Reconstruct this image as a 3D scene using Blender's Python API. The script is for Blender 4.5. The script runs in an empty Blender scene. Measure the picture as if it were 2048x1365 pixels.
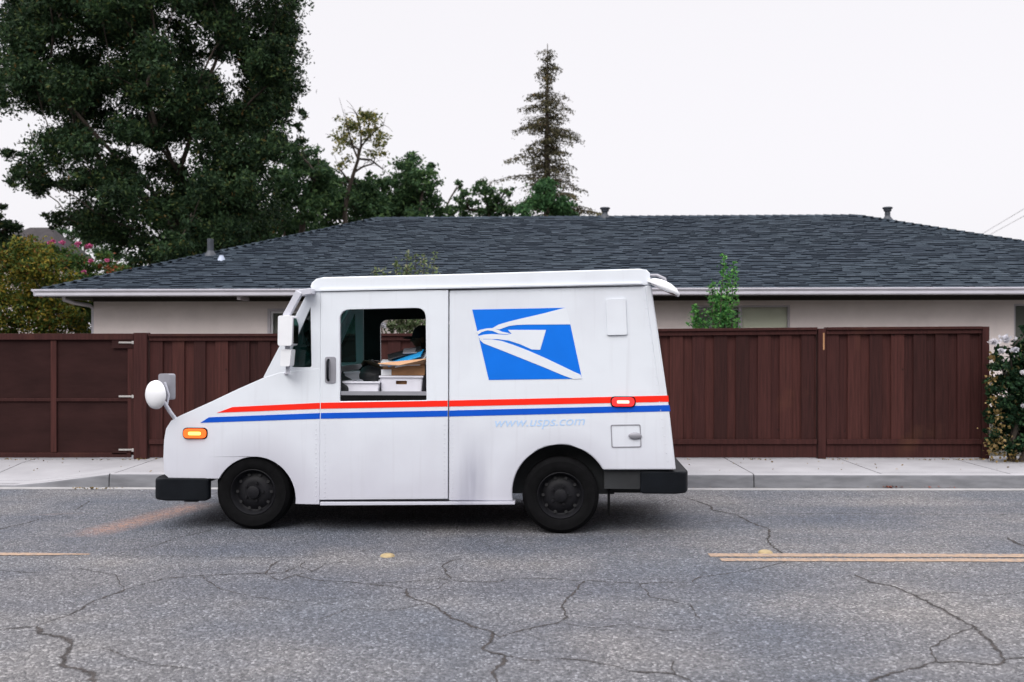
import bpy, bmesh, math, random
import numpy as np
from mathutils import Vector, Matrix
from mathutils.geometry import tessellate_polygon
R = math.radians
rnd = random.Random(7)
sc = bpy.context.scene
C = sc.collection

# ------------------------------------------------------------ camera, sky, sun, exposure
F = 1991.0                      # focal length in photo pixels (photo 2048 wide)
CAMZ = 1.6
HY = 680.0                      # horizon row
cd = bpy.data.cameras.new("camera"); cam = bpy.data.objects.new("camera", cd); C.objects.link(cam)
cam.location = (0, 0, CAMZ); cam.rotation_euler = (R(90), 0, 0)
cd.lens = 35.0; cd.sensor_width = 36.0; cd.clip_end = 2000; cd.clip_start = 0.05
cd.shift_y = -2.5 / 2048
cd.dof.use_dof = True; cd.dof.focus_distance = 8.6; cd.dof.aperture_fstop = 2.2
sc.camera = cam
w = bpy.data.worlds.new("World"); sc.world = w; w.use_nodes = True
nt = w.node_tree; nt.nodes.clear()
SUN_EL, SUN_ROT = R(44), R(205)
sky = nt.nodes.new('ShaderNodeTexSky'); sky.sky_type = 'NISHITA'; sky.sun_disc = False
sky.sun_elevation = SUN_EL; sky.sun_rotation = SUN_ROT; sky.dust_density = 4.0; sky.air_density = 1.0; sky.ozone_density = 1.0
hs = nt.nodes.new('ShaderNodeHueSaturation'); hs.inputs['Saturation'].default_value = 0.22
mx = nt.nodes.new('ShaderNodeMix'); mx.data_type = 'RGBA'; mx.inputs[0].default_value = 0.80
mx.inputs[7].default_value = (9.95, 9.72, 10.15, 1)        # even cloud/smoke layer, same units as the sky texture
bg = nt.nodes.new('ShaderNodeBackground'); bg.inputs[1].default_value = 0.10
wo = nt.nodes.new('ShaderNodeOutputWorld')
nt.links.new(sky.outputs[0], hs.inputs['Color']); nt.links.new(hs.outputs[0], mx.inputs[6])
# overcast sky: brighter towards the zenith than at the horizon
wtc = nt.nodes.new('ShaderNodeTexCoord'); wsx = nt.nodes.new('ShaderNodeSeparateXYZ'); nt.links.new(wtc.outputs['Generated'], wsx.inputs[0])
wr = nt.nodes.new('ShaderNodeMapRange'); nt.links.new(wsx.outputs[2], wr.inputs[0])
wr.inputs[1].default_value = 0.32; wr.inputs[2].default_value = 0.85; wr.inputs[3].default_value = 1.0; wr.inputs[4].default_value = 2.8
wm = nt.nodes.new('ShaderNodeMix'); wm.data_type = 'RGBA'; wm.blend_type = 'MULTIPLY'; wm.inputs[0].default_value = 1.0; wm.clamp_result = False
nt.links.new(mx.outputs[2], wm.inputs[6]); nt.links.new(wr.outputs[0], wm.inputs[7])
nt.links.new(wm.outputs[2], bg.inputs[0]); nt.links.new(bg.outputs[0], wo.inputs[0])
sl = bpy.data.lights.new("sun", 'SUN'); sl.energy = 1.3; sl.angle = R(40); sl.color = (1.0, 0.96, 0.93)
so = bpy.data.objects.new("sun", sl); C.objects.link(so)
d = Vector((math.sin(SUN_ROT) * math.cos(SUN_EL), math.cos(SUN_ROT) * math.cos(SUN_EL), math.sin(SUN_EL)))
so.rotation_euler = d.to_track_quat('Z', 'Y').to_euler()
sc.view_settings.view_transform = 'Standard'; sc.view_settings.look = 'None'
sc.view_settings.exposure = 0.12; sc.view_settings.gamma = 1.0

# ------------------------------------------------------------ helpers
def X(px, D): return (px - 1024) / F * D
def Z(py, D): return CAMZ + (HY - py) / F * D
def ground(px, py, z=0.0):
    D = (CAMZ - z) * F / (py - HY)
    return X(px, D), D

def tag(o, label=None, cat=None, group=None, kind=None):
    if label: o['label'] = label
    if cat: o['category'] = cat
    if group: o['group'] = group
    if kind: o['kind'] = kind
    return o
def empty(name, loc=(0, 0, 0), rz=0.0):
    o = bpy.data.objects.new(name, None); C.objects.link(o); o.location = loc; o.rotation_euler = (0, 0, rz)
    o.empty_display_size = 0.2
    return o

class MB:
    def __init__(s): s.v = []; s.f = []; s.m = []
    def add(s, vs, fs, m=0):
        b = len(s.v); s.v += [tuple(p) for p in vs]; s.f += [tuple(b + i for i in f) for f in fs]; s.m += [m] * len(fs)
    def box(s, x0, x1, y0, y1, z0, z1, m=0):
        s.add([(x0,y0,z0),(x1,y0,z0),(x1,y1,z0),(x0,y1,z0),(x0,y0,z1),(x1,y0,z1),(x1,y1,z1),(x0,y1,z1)],
              [(0,3,2,1),(4,5,6,7),(0,1,5,4),(1,2,6,5),(2,3,7,6),(3,0,4,7)], m)
    def quad(s, a, b, c, d, m=0): s.add([a, b, c, d], [(0, 1, 2, 3)], m)
    def prism(s, outline, holes, fa, fb, m=0):
        """outline/holes in (u,v); fa,fb map (u,v)->xyz for both faces"""
        loops = [outline] + list(holes)
        flat = [p for l in loops for p in l]
        tris = tessellate_polygon([[Vector((p[0], p[1], 0)) for p in l] for l in loops])
        n = len(flat)
        vs = [fa(*p) for p in flat] + [fb(*p) for p in flat]
        fs = [tuple(t) for t in tris] + [(t[2] + n, t[1] + n, t[0] + n) for t in tris]
        o = 0
        for l in loops:
            k = len(l)
            for i in range(k):
                j = (i + 1) % k
                fs.append((o + i, o + j, o + j + n, o + i + n))
            o += k
        s.add(vs, fs, m)
    def tube(s, pts, rad, n=8, m=0, cap=True):
        pts = [Vector(p) for p in pts]; k = len(pts)
        if not hasattr(rad, '__len__'): rad = [rad] * k
        vs = []; up = Vector((0, 0, 1))
        prev = None
        for i, p in enumerate(pts):
            t = (pts[min(i + 1, k - 1)] - pts[max(i - 1, 0)]).normalized()
            a = prev if prev is not None else (Vector((1, 0, 0)) if abs(t.z) > .9 else up)
            a = (a - t * a.dot(t))
            if a.length < 1e-4: a = t.orthogonal()
            a.normalize(); b = t.cross(a); prev = a
            for j in range(n):
                th = 2 * math.pi * j / n
                vs.append(p + (a * math.cos(th) + b * math.sin(th)) * rad[i])
        fs = [(i*n + j, i*n + (j+1) % n, (i+1)*n + (j+1) % n, (i+1)*n + j) for i in range(k-1) for j in range(n)]
        if cap: fs += [tuple(range(n))[::-1], tuple((k-1)*n + j for j in range(n))]
        s.add(vs, fs, m)
    def lathe(s, prof, M, n=32, m=0):
        """prof: (radius, axial) pairs revolved about local Z, matrix M places it"""
        k = len(prof); vs = []
        for r_, h in prof:
            for j in range(n):
                th = 2*math.pi*j/n; vs.append(M @ Vector((r_*math.cos(th), r_*math.sin(th), h)))
        fs = [(i*n + j, i*n + (j+1) % n, (i+1)*n + (j+1) % n, (i+1)*n + j) for i in range(k-1) for j in range(n)]
        s.add(vs, fs, m)
    def build(s, name, mat, parent=None, bevel=0, seg=2, smooth=None, recalc=True):
        me = bpy.data.meshes.new(name); me.from_pydata(s.v, [], s.f)
        for mm in (mat if isinstance(mat, (list, tuple)) else [mat]): me.materials.append(mm)
        me.polygons.foreach_set('material_index', s.m)
        if recalc:
            bm = bmesh.new(); bm.from_mesh(me)
            bmesh.ops.remove_doubles(bm, verts=bm.verts, dist=1e-5)
            bmesh.ops.recalc_face_normals(bm, faces=bm.faces); bm.to_mesh(me); bm.free()
        if smooth is not None or bevel:
            me.polygons.foreach_set('use_smooth', [True] * len(me.polygons))
            me.set_sharp_from_angle(angle=R(smooth if smooth is not None else 35))
        me.update()
        o = bpy.data.objects.new(name, me); C.objects.link(o)
        if parent: o.parent = parent
        if bevel:
            b = o.modifiers.new('bevel', 'BEVEL'); b.width = bevel; b.segments = seg; b.limit_method = 'ANGLE'
            b.angle_limit = R(40); b.harden_normals = True; b.use_clamp_overlap = True
        return o

# ------------------------------------------------------------ materials
def mat(name, col, rough=0.6, metal=0, spec=0.5, var=0.0, vscale=5, bump=0, bscale=40, col2=None, coat=0, stretch=None, detail=6):
    m = bpy.data.materials.new(name); m.use_nodes = True; t = m.node_tree; b = t.nodes['Principled BSDF']
    b.inputs['Base Color'].default_value = (*col, 1); b.inputs['Roughness'].default_value = rough
    b.inputs['Metallic'].default_value = metal; b.inputs['Specular IOR Level'].default_value = spec
    b.inputs['Coat Weight'].default_value = coat
    if var or bump or col2:
        tc = t.nodes.new('ShaderNodeTexCoord'); mp = t.nodes.new('ShaderNodeMapping'); t.links.new(tc.outputs['Object'], mp.inputs[0])
        if stretch: mp.inputs['Scale'].default_value = stretch
        if var or col2:
            n = t.nodes.new('ShaderNodeTexNoise'); n.inputs['Scale'].default_value = vscale; n.inputs['Detail'].default_value = detail
            t.links.new(mp.outputs[0], n.inputs['Vector'])
            r_ = t.nodes.new('ShaderNodeValToRGB'); t.links.new(n.outputs[0], r_.inputs[0])
            c2 = col2 if col2 else tuple(c * (1 + var) for c in col)
            c1 = tuple(c * (1 - var) for c in col)
            r_.color_ramp.elements[0].position = 0.32; r_.color_ramp.elements[0].color = (*c1, 1)
            r_.color_ramp.elements[1].position = 0.70; r_.color_ramp.elements[1].color = (*c2, 1)
            t.links.new(r_.outputs[0], b.inputs['Base Color'])
        if bump:
            n2 = t.nodes.new('ShaderNodeTexNoise'); n2.inputs['Scale'].default_value = bscale; n2.inputs['Detail'].default_value = 5
            t.links.new(mp.outputs[0], n2.inputs['Vector'])
            bp = t.nodes.new('ShaderNodeBump'); bp.inputs['Strength'].default_value = bump; bp.inputs['Distance'].default_value = 0.01
            t.links.new(n2.outputs[0], bp.inputs['Height']); t.links.new(bp.outputs[0], b.inputs['Normal'])
    return m
def N(t, typ, **kw):
    n = t.nodes.new(typ)
    for k, v in kw.items():
        if k in n.inputs: n.inputs[k].default_value = v
        else: setattr(n, k, v)
    return n
def ramp(t, src, stops):
    r_ = t.nodes.new('ShaderNodeValToRGB'); t.links.new(src, r_.inputs[0]); cr = r_.color_ramp
    while len(cr.elements) < len(stops): cr.elements.new(0.5)
    for e, (p, c) in zip(cr.elements, stops): e.position = p; e.color = (*c, 1) if len(c) == 3 else c
    return r_.outputs[0]
def mixc(t, fac, a, b, mode='MIX'):
    m = t.nodes.new('ShaderNodeMix'); m.data_type = 'RGBA'; m.blend_type = mode
    for sock, v in ((m.inputs[0], fac), (m.inputs[6], a), (m.inputs[7], b)):
        if hasattr(v, 'is_linked'): t.links.new(v, sock)
        elif isinstance(v, (int, float)): sock.default_value = v
        else: sock.default_value = (*v, 1)
    return m.outputs[2]
def mth(t, op, a, b=None, clamp=False):
    m = t.nodes.new('ShaderNodeMath'); m.operation = op; m.use_clamp = clamp
    for i, v in enumerate((a, b)):
        if v is None: continue
        if hasattr(v, 'is_linked'): t.links.new(v, m.inputs[i])
        else: m.inputs[i].default_value = v
    return m.outputs[0]
def leafmat(name, stops, trans=0.25, rough=0.5):
    m = bpy.data.materials.new(name); m.use_nodes = True; t = m.node_tree; b = t.nodes['Principled BSDF']
    g = t.nodes.new('ShaderNodeNewGeometry')
    c = ramp(t, g.outputs['Random Per Island'], stops)
    tc = t.nodes.new('ShaderNodeTexCoord'); n = N(t, 'ShaderNodeTexNoise', Scale=0.9, Detail=3.0)
    t.links.new(tc.outputs['Object'], n.inputs['Vector'])
    v = ramp(t, n.outputs[0], [(0.35, (0.7, 0.72, 0.75)), (0.68, (1.25, 1.22, 1.15))])
    c = mixc(t, 1.0, c, v, 'MULTIPLY')
    t.links.new(c, b.inputs['Base Color']); b.inputs['Roughness'].default_value = 0.65; b.inputs['Specular IOR Level'].default_value = 0.12
    tr = t.nodes.new('ShaderNodeBsdfTranslucent'); t.links.new(c, tr.inputs[0])
    ms = t.nodes.new('ShaderNodeMixShader'); ms.inputs[0].default_value = trans
    t.links.new(b.outputs[0], ms.inputs[1]); t.links.new(tr.outputs[0], ms.inputs[2])
    t.links.new(ms.outputs[0], t.nodes['Material Output'].inputs[0])
    return m
def glassmat(name, tint=(0.55, 0.68, 0.66), rough=0.02, ior=1.5):
    m = bpy.data.materials.new(name); m.use_nodes = True; t = m.node_tree; t.nodes.remove(t.nodes['Principled BSDF'])
    a = N(t, 'ShaderNodeBsdfTransparent'); a.inputs[0].default_value = (*tint, 1)
    g = N(t, 'ShaderNodeBsdfGlossy'); g.inputs['Roughness'].default_value = rough
    fr = N(t, 'ShaderNodeFresnel'); fr.inputs[0].default_value = ior
    ms = t.nodes.new('ShaderNodeMixShader'); t.links.new(fr.outputs[0], ms.inputs[0])
    t.links.new(a.outputs[0], ms.inputs[1]); t.links.new(g.outputs[0], ms.inputs[2])
    t.links.new(ms.outputs[0], t.nodes['Material Output'].inputs[0])
    return m
def emit(name, col, strength, base=(0.5, 0.05, 0.02)):
    m = mat(name, base, 0.25); b = m.node_tree.nodes['Principled BSDF']
    b.inputs['Emission Color'].default_value = (*col, 1); b.inputs['Emission Strength'].default_value = strength
    return m

# asphalt
def asphalt():
    m = bpy.data.materials.new('asphalt'); m.use_nodes = True; t = m.node_tree; b = t.nodes['Principled BSDF']
    tc = t.nodes.new('ShaderNodeTexCoord'); co = tc.outputs['Object']
    big = N(t, 'ShaderNodeTexNoise', Scale=0.55, Detail=4.0); t.links.new(co, big.inputs['Vector'])
    base = ramp(t, big.outputs[0], [(0.36, (0.106, 0.118, 0.144)), (0.5, (0.142, 0.145, 0.160)), (0.64, (0.190, 0.184, 0.186))])
    # wheel tracks worn paler along the lane
    mp = N(t, 'ShaderNodeMapping'); mp.inputs['Scale'].default_value = (0.12, 1.3, 1); t.links.new(co, mp.inputs[0])
    trk = N(t, 'ShaderNodeTexNoise', Scale=1.0, Detail=2.0); t.links.new(mp.outputs[0], trk.inputs['Vector'])
    tv = ramp(t, trk.outputs[0], [(0.38, (0.84, 0.86, 0.90)), (0.62, (1.12, 1.11, 1.08))])
    base = mixc(t, 1.0, base, tv, 'MULTIPLY')
    # aggregate
    vo = N(t, 'ShaderNodeTexVoronoi', Scale=78.0); t.links.new(co, vo.inputs['Vector'])
    sep = t.nodes.new('ShaderNodeSeparateColor'); t.links.new(vo.outputs['Color'], sep.inputs[0])
    ag = ramp(t, sep.outputs[0], [(0.0, (0.42, 0.42, 0.43)), (0.45, (0.84, 0.84, 0.85)), (0.8, (1.15, 1.15, 1.15)), (0.93, (1.7, 1.69, 1.67)), (1.0, (2.4, 2.4, 2.35))])
    base = mixc(t, 1.0, base, ag, 'MULTIPLY')
    fn = N(t, 'ShaderNodeTexNoise', Scale=160.0, Detail=3.0); t.links.new(co, fn.inputs['Vector'])
    fv = ramp(t, fn.outputs[0], [(0.3, (0.6, 0.6, 0.6)), (0.7, (1.4, 1.4, 1.4))])
    base = mixc(t, 0.8, base, fv, 'MULTIPLY')
    # oil stains and dark blotches
    st = N(t, 'ShaderNodeTexNoise', Scale=2.2, Detail=6.0); t.links.new(co, st.inputs['Vector'])
    sf = ramp(t, st.outputs[0], [(0.66, (0, 0, 0)), (0.78, (0.5, 0.5, 0.5))])
    base = mixc(t, sf, base, (0.055, 0.056, 0.062))
    # orange patch in front of the truck, soft-edged and broken up by noise
    sx = t.nodes.new('ShaderNodeSeparateXYZ'); t.links.new(co, sx.inputs[0])
    def band(px0, py0, px1, py1, wid, edge):
        x0, y0 = ground(px0, py0); x1, y1 = ground(px1, py1); L = math.hypot(x1-x0, y1-y0); ux, uy = (x1-x0)/L, (y1-y0)/L
        dx = mth(t, 'SUBTRACT', sx.outputs[0], x0); dy = mth(t, 'SUBTRACT', sx.outputs[1], y0)
        u = mth(t, 'ADD', mth(t, 'MULTIPLY', dx, ux), mth(t, 'MULTIPLY', dy, uy))
        v = mth(t, 'ABSOLUTE', mth(t, 'SUBTRACT', mth(t, 'MULTIPLY', dx, uy), mth(t, 'MULTIPLY', dy, ux)))
        a = mth(t, 'DIVIDE', mth(t, 'SUBTRACT', wid, v), edge, True)
        e1 = mth(t, 'DIVIDE', u, 0.35, True); e2 = mth(t, 'DIVIDE', mth(t, 'SUBTRACT', L, u), 0.35, True)
        return mth(t, 'MULTIPLY', a, mth(t, 'MULTIPLY', e1, e2))
    pm = mth(t, 'ADD', band(150, 1076, 420, 1004, 0.24, 0.26), mth(t, 'MULTIPLY', band(20, 1032, 200, 1025, 0.05, 0.1), 0.4), True)
    pn = N(t, 'ShaderNodeTexNoise', Scale=22.0, Detail=5.0); t.links.new(co, pn.inputs['Vector'])
    pf = mth(t, 'MULTIPLY', pm, ramp(t, pn.outputs[0], [(0.35, (0.15,)*3), (0.62, (0.85,)*3)]))
    base = mixc(t, pf, base, (0.42, 0.235, 0.165))
    t.links.new(base, b.inputs['Base Color']); b.inputs['Roughness'].default_value = 0.82
    bp = N(t, 'ShaderNodeBump', Strength=0.55, Distance=0.004)
    hh = mth(t, 'ADD', mth(t, 'MULTIPLY', vo.outputs['Distance'], -60.0), fn.outputs[0])
    t.links.new(hh, bp.inputs['Height']); t.links.new(bp.outputs[0], b.inputs['Normal'])
    return m
M = {}
M['asphalt'] = asphalt()
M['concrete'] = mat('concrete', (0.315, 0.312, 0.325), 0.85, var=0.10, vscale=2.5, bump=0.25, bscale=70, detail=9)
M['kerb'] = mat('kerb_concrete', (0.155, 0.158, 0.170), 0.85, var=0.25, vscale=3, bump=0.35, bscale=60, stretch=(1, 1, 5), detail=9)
M['lip'] = mat('gutter_concrete', (0.30, 0.295, 0.295), 0.85, var=0.15, vscale=4, bump=0.2)
def crackmat():
    m = mat('crack_fill', (0.040, 0.034, 0.032), 0.95, var=0.5, vscale=9); t = m.node_tree; b = t.nodes['Principled BSDF']
    at = N(t, 'ShaderNodeAttribute', attribute_name='mid'); tc = t.nodes.new('ShaderNodeTexCoord')
    n = N(t, 'ShaderNodeTexNoise', Scale=55.0, Detail=4.0); t.links.new(tc.outputs['Object'], n.inputs['Vector'])
    v = mth(t, 'ADD', at.outputs['Fac'], mth(t, 'MULTIPLY', mth(t, 'SUBTRACT', n.outputs[0], 0.5), 1.3))
    al = ramp(t, v, [(0.36, (0, 0, 0)), (0.60, (0.45,)*3), (0.85, (0.95,)*3)])
    tr = t.nodes.new('ShaderNodeBsdfTransparent'); ms = t.nodes.new('ShaderNodeMixShader'); t.links.new(al, ms.inputs[0])
    t.links.new(tr.outputs[0], ms.inputs[1]); t.links.new(b.outputs[0], ms.inputs[2]); t.links.new(ms.outputs[0], t.nodes['Material Output'].inputs[0]); return m
M['crack'] = crackmat()
M['soil'] = mat('soil', (0.045, 0.04, 0.028), 0.95, var=0.4, vscale=3, bump=0.5, bscale=20)

def yellow_paint():
    m = mat('road_paint', (0.46, 0.30, 0.19), 0.75); t = m.node_tree; b = t.nodes['Principled BSDF']
    tc = t.nodes.new('ShaderNodeTexCoord'); n = N(t, 'ShaderNodeTexNoise', Scale=28.0, Detail=8.0); t.links.new(tc.outputs['Object'], n.inputs['Vector'])
    c = ramp(t, n.outputs[0], [(0.34, (0.17, 0.15, 0.14)), (0.46, (0.27, 0.19, 0.135)), (0.7, (0.37, 0.255, 0.17))])
    t.links.new(c, b.inputs['Base Color']); return m
M['yellow'] = yellow_paint()
M['marker'] = mat('marker_yellow', (0.34, 0.26, 0.13), 0.5, var=0.2, vscale=30)

def fence_wood():
    m = bpy.data.materials.new('stained_wood'); m.use_nodes = True; t = m.node_tree; b = t.nodes['Principled BSDF']
    g = t.nodes.new('ShaderNodeNewGeometry'); tc = t.nodes.new('ShaderNodeTexCoord')
    c = ramp(t, g.outputs['Random Per Island'], [(0, (0.025, 0.0085, 0.0075)), (0.5, (0.038, 0.0125, 0.0112)), (1, (0.054, 0.0180, 0.0150))])
    mp = N(t, 'ShaderNodeMapping'); mp.inputs['Scale'].default_value = (22, 22, 1.1); t.links.new(tc.outputs['Object'], mp.inputs[0])
    n = N(t, 'ShaderNodeTexNoise', Scale=2.0, Detail=8.0); t.links.new(mp.outputs[0], n.inputs['Vector'])
    c = mixc(t, 1.0, c, ramp(t, n.outputs[0], [(0.3, (0.72, 0.72, 0.72)), (0.7, (1.28, 1.25, 1.25))]), 'MULTIPLY')
    k = N(t, 'ShaderNodeTexVoronoi', Scale=2.6); t.links.new(tc.outputs['Object'], k.inputs['Vector'])
    kf = ramp(t, k.outputs['Distance'], [(0.03, (0.9,)*3), (0.06, (0,)*3)])
    c = mixc(t, kf, c, (0.012, 0.006, 0.006))
    s = N(t, 'ShaderNodeTexNoise', Scale=1.6, Detail=6.0); t.links.new(tc.outputs['Object'], s.inputs['Vector'])
    c = mixc(t, ramp(t, s.outputs[0], [(0.60, (0,)*3), (0.78, (0.45,)*3)]), c, (0.10, 0.042, 0.022))
    t.links.new(c, b.inputs['Base Color']); b.inputs['Roughness'].default_value = 0.7; b.inputs['Specular IOR Level'].default_value = 0.16
    bp = N(t, 'ShaderNodeBump', Strength=0.4, Distance=0.004); t.links.new(n.outputs[0], bp.inputs['Height']); t.links.new(bp.outputs[0], b.inputs['Normal'])
    return m
M['fence'] = fence_wood()
M['gatewood'] = mat('gate_panel_wood', (0.026, 0.0105, 0.0098), 0.75, var=0.22, vscale=2.2, bump=0.25, bscale=9, stretch=(0.8, 1, 2.2), detail=9, spec=0.1)
M['hinge'] = mat('galvanised', (0.42, 0.40, 0.38), 0.5, metal=0.4, var=0.2, vscale=20)

def stucco(name, col, dirt):
    m = mat(name, col, 0.9, bump=0.5, bscale=90); t = m.node_tree; b = t.nodes['Principled BSDF']
    tc = t.nodes.new('ShaderNodeTexCoord'); n = N(t, 'ShaderNodeTexNoise', Scale=1.8, Detail=9.0, Roughness=0.65); t.links.new(tc.outputs['Object'], n.inputs['Vector'])
    c = ramp(t, n.outputs[0], [(0.3, tuple(x*0.88 for x in col)), (0.6, col), (0.75, tuple(x*1.08 for x in col))])
    t.links.new(c, b.inputs['Base Color']); return m
M['stucco'] = stucco('stucco', (0.72, 0.645, 0.625), 0)
M['eavewood'] = mat('eave_wood', (0.014, 0.011, 0.009), 0.8, var=0.2)
M['eave_shade'] = mat('eave_shade_paint', (0.035, 0.028, 0.024), 0.8)  # near-black colour standing in for the shade under the eave
M['gutter'] = mat('gutter_paint', (0.55, 0.54, 0.60), 0.35, var=0.06, vscale=3)
M['winframe'] = mat('window_aluminium', (0.42, 0.39, 0.42), 0.45)
M['white'] = mat('white_plastic', (0.75, 0.76, 0.78), 0.4, var=0.05)
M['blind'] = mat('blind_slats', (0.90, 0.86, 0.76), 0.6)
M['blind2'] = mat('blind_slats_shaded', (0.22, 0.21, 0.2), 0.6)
M['dark'] = mat('dark_void', (0.012, 0.012, 0.013), 0.8)
M['glass'] = glassmat('window_glass', (0.93, 0.95, 0.93), ior=1.3)
M['autoglass'] = glassmat('tinted_glass', (0.30, 0.52, 0.50), ior=1.5)
M['pipe'] = mat('vent_pipe_metal', (0.035, 0.042, 0.055), 0.5, var=0.2, vscale=12)
M['flash'] = mat('flashing_metal', (0.42, 0.48, 0.60), 0.5, var=0.1)
M['bark'] = mat('bark', (0.045, 0.034, 0.026), 0.95, var=0.4, vscale=12, bump=0.7, bscale=25, stretch=(1, 1, 0.25))
M['barkpale'] = mat('bark_pale', (0.11, 0.075, 0.06), 0.95, var=0.3, vscale=12, bump=0.5, bscale=25)

def shingle():
    m = bpy.data.materials.new('shingles'); m.use_nodes = True; t = m.node_tree; b = t.nodes['Principled BSDF']
    g = t.nodes.new('ShaderNodeNewGeometry'); tc = t.nodes.new('ShaderNodeTexCoord')
    c = ramp(t, g.outputs['Random Per Island'], [(0, (0.018, 0.025, 0.035)), (0.3, (0.024, 0.033, 0.044)), (0.7, (0.031, 0.042, 0.055)), (1, (0.044, 0.057, 0.072))])
    n = N(t, 'ShaderNodeTexNoise', Scale=0.6, Detail=3.0); t.links.new(tc.outputs['Object'], n.inputs['Vector'])
    c = mixc(t, 1.0, c, ramp(t, n.outputs[0], [(0.35, (0.93, 0.93, 0.95)), (0.65, (1.07, 1.07, 1.05))]), 'MULTIPLY')
    n2 = N(t, 'ShaderNodeTexNoise', Scale=60.0, Detail=4.0); t.links.new(tc.outputs['Object'], n2.inputs['Vector'])
    c = mixc(t, 1.0, c, ramp(t, n2.outputs[0], [(0.3, (0.7,)*3), (0.7, (1.3,)*3)]), 'MULTIPLY')
    t.links.new(c, b.inputs['Base Color']); b.inputs['Roughness'].default_value = 0.9; b.inputs['Specular IOR Level'].default_value = 0.08
    return m
M['shingle'] = shingle()
M['butt'] = mat('shingle_butt_shade', (0.010, 0.014, 0.022), 0.95, spec=.1)  # butt faces coloured dark to paint in the shadow line of each course

fwx_, rwx_ = -1.27, 1.28
def van_paint():
    m = bpy.data.materials.new('van_paint'); m.use_nodes = True; t = m.node_tree; b = t.nodes['Principled BSDF']
    tc = t.nodes.new('ShaderNodeTexCoord'); co = tc.outputs['Object']
    sx = t.nodes.new('ShaderNodeSeparateXYZ'); t.links.new(co, sx.inputs[0])
    base = (0.685, 0.722, 0.765)
    # road grime plus painted-in dimming of the lower body, ragged upper limit
    n = N(t, 'ShaderNodeTexNoise', Scale=3.0, Detail=7.0); t.links.new(co, n.inputs['Vector'])
    hgt = mth(t, 'ADD', sx.outputs[2], mth(t, 'MULTIPLY', n.outputs[0], -0.5))
    low = ramp(t, hgt, [(0.05, (0.85,)*3), (0.85, (0.0,)*3)])
    c = mixc(t, low, base, (0.50, 0.50, 0.56))
    # smear behind the sliding door and around the arches
    mp = N(t, 'ShaderNodeMapping'); mp.inputs['Scale'].default_value = (9, 9, 0.9); t.links.new(co, mp.inputs[0])
    n2 = N(t, 'ShaderNodeTexNoise', Scale=1.0, Detail=5.0); t.links.new(mp.outputs[0], n2.inputs['Vector'])
    xc = mth(t, 'DIVIDE', mth(t, 'SUBTRACT', 0.17, mth(t, 'ABSOLUTE', mth(t, 'SUBTRACT', mth(t, 'ADD', sx.outputs[0], mth(t, 'MULTIPLY', sx.outputs[2], -0.10)), 0.50))), 0.14, True)
    zc = mth(t, 'DIVIDE', mth(t, 'SUBTRACT', 0.88, sx.outputs[2]), 0.4, True)
    sm = mth(t, 'MULTIPLY', mth(t, 'MULTIPLY', xc, zc), ramp(t, n2.outputs[0], [(0.3, (0.3,)*3), (0.65, (0.9,)*3)]))
    c = mixc(t, sm, c, (0.26, 0.26, 0.33))
    # faint streaks
    n3 = N(t, 'ShaderNodeTexNoise', Scale=1.4, Detail=8.0); t.links.new(co, n3.inputs['Vector'])
    c = mixc(t, ramp(t, n3.outputs[0], [(0.50, (0,)*3), (0.75, (0.45,)*3)]), c, (0.54, 0.55, 0.60))
    mp4 = N(t, 'ShaderNodeMapping'); mp4.inputs['Scale'].default_value = (26, 26, 1.0); t.links.new(co, mp4.inputs[0])
    n4 = N(t, 'ShaderNodeTexNoise', Scale=1.0, Detail=6.0); t.links.new(mp4.outputs[0], n4.inputs['Vector'])
    c = mixc(t, ramp(t, n4.outputs[0], [(0.58, (0,)*3), (0.74, (0.17,)*3)]), c, (0.44, 0.44, 0.47))
    for wx_, wz_ in ((fwx_, 0.33), (rwx_, 0.36)):        # dirt fanned out behind each wheel arch
        dx_ = mth(t, 'SUBTRACT', sx.outputs[0], wx_); dz_ = mth(t, 'SUBTRACT', sx.outputs[2], wz_)
        rr_ = mth(t, 'SQRT', mth(t, 'ADD', mth(t, 'MULTIPLY', dx_, dx_), mth(t, 'MULTIPLY', dz_, dz_)))
        ff_ = mth(t, 'DIVIDE', mth(t, 'SUBTRACT', 0.60, mth(t, 'ADD', rr_, mth(t, 'MULTIPLY', n.outputs[0], 0.12))), 0.28, True)
        c = mixc(t, mth(t, 'MULTIPLY', ff_, 0.5), c, (0.33, 0.32, 0.37))
    t.links.new(c, b.inputs['Base Color']); b.inputs['Roughness'].default_value = 0.38
    nb_ = N(t, 'ShaderNodeTexNoise', Scale=2.2, Detail=2.0); t.links.new(co, nb_.inputs['Vector'])
    bb_ = N(t, 'ShaderNodeBump', Strength=0.35, Distance=0.02); t.links.new(nb_.outputs[0], bb_.inputs['Height']); t.links.new(bb_.outputs[0], b.inputs['Normal'])
    b.inputs['Coat Weight'].default_value = 0.25; b.inputs['Coat Roughness'].default_value = 0.15
    return m
M['paint'] = van_paint()
M['red'] = mat('red_stripe', (0.84, 0.018, 0.006), 0.5, spec=.2, var=0.05)
M['blue'] = mat('blue_stripe', (0.000, 0.075, 0.50), 0.5, spec=.2, var=0.05)
M['logoblue'] = mat('logo_blue', (0.000, 0.150, 0.68), 0.5, spec=.2, var=0.04)
M['textblue'] = mat('text_blue', (0.42, 0.58, 0.80), 0.5)
M['decalwhite'] = mat('decal_white', (0.685, 0.722, 0.765), 0.42, var=0.02)
M['rubber'] = mat('rubber', (0.005, 0.005, 0.0055), 0.85, spec=.08, var=0.25, vscale=14)
M['bumper'] = mat('bumper_black', (0.006, 0.0075, 0.010), 0.5, spec=.12, var=0.2, vscale=8)
M['rim'] = mat('steel_rim', (0.008, 0.008, 0.010), 0.55, metal=0.0, spec=.2, var=0.3, vscale=10)
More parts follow.
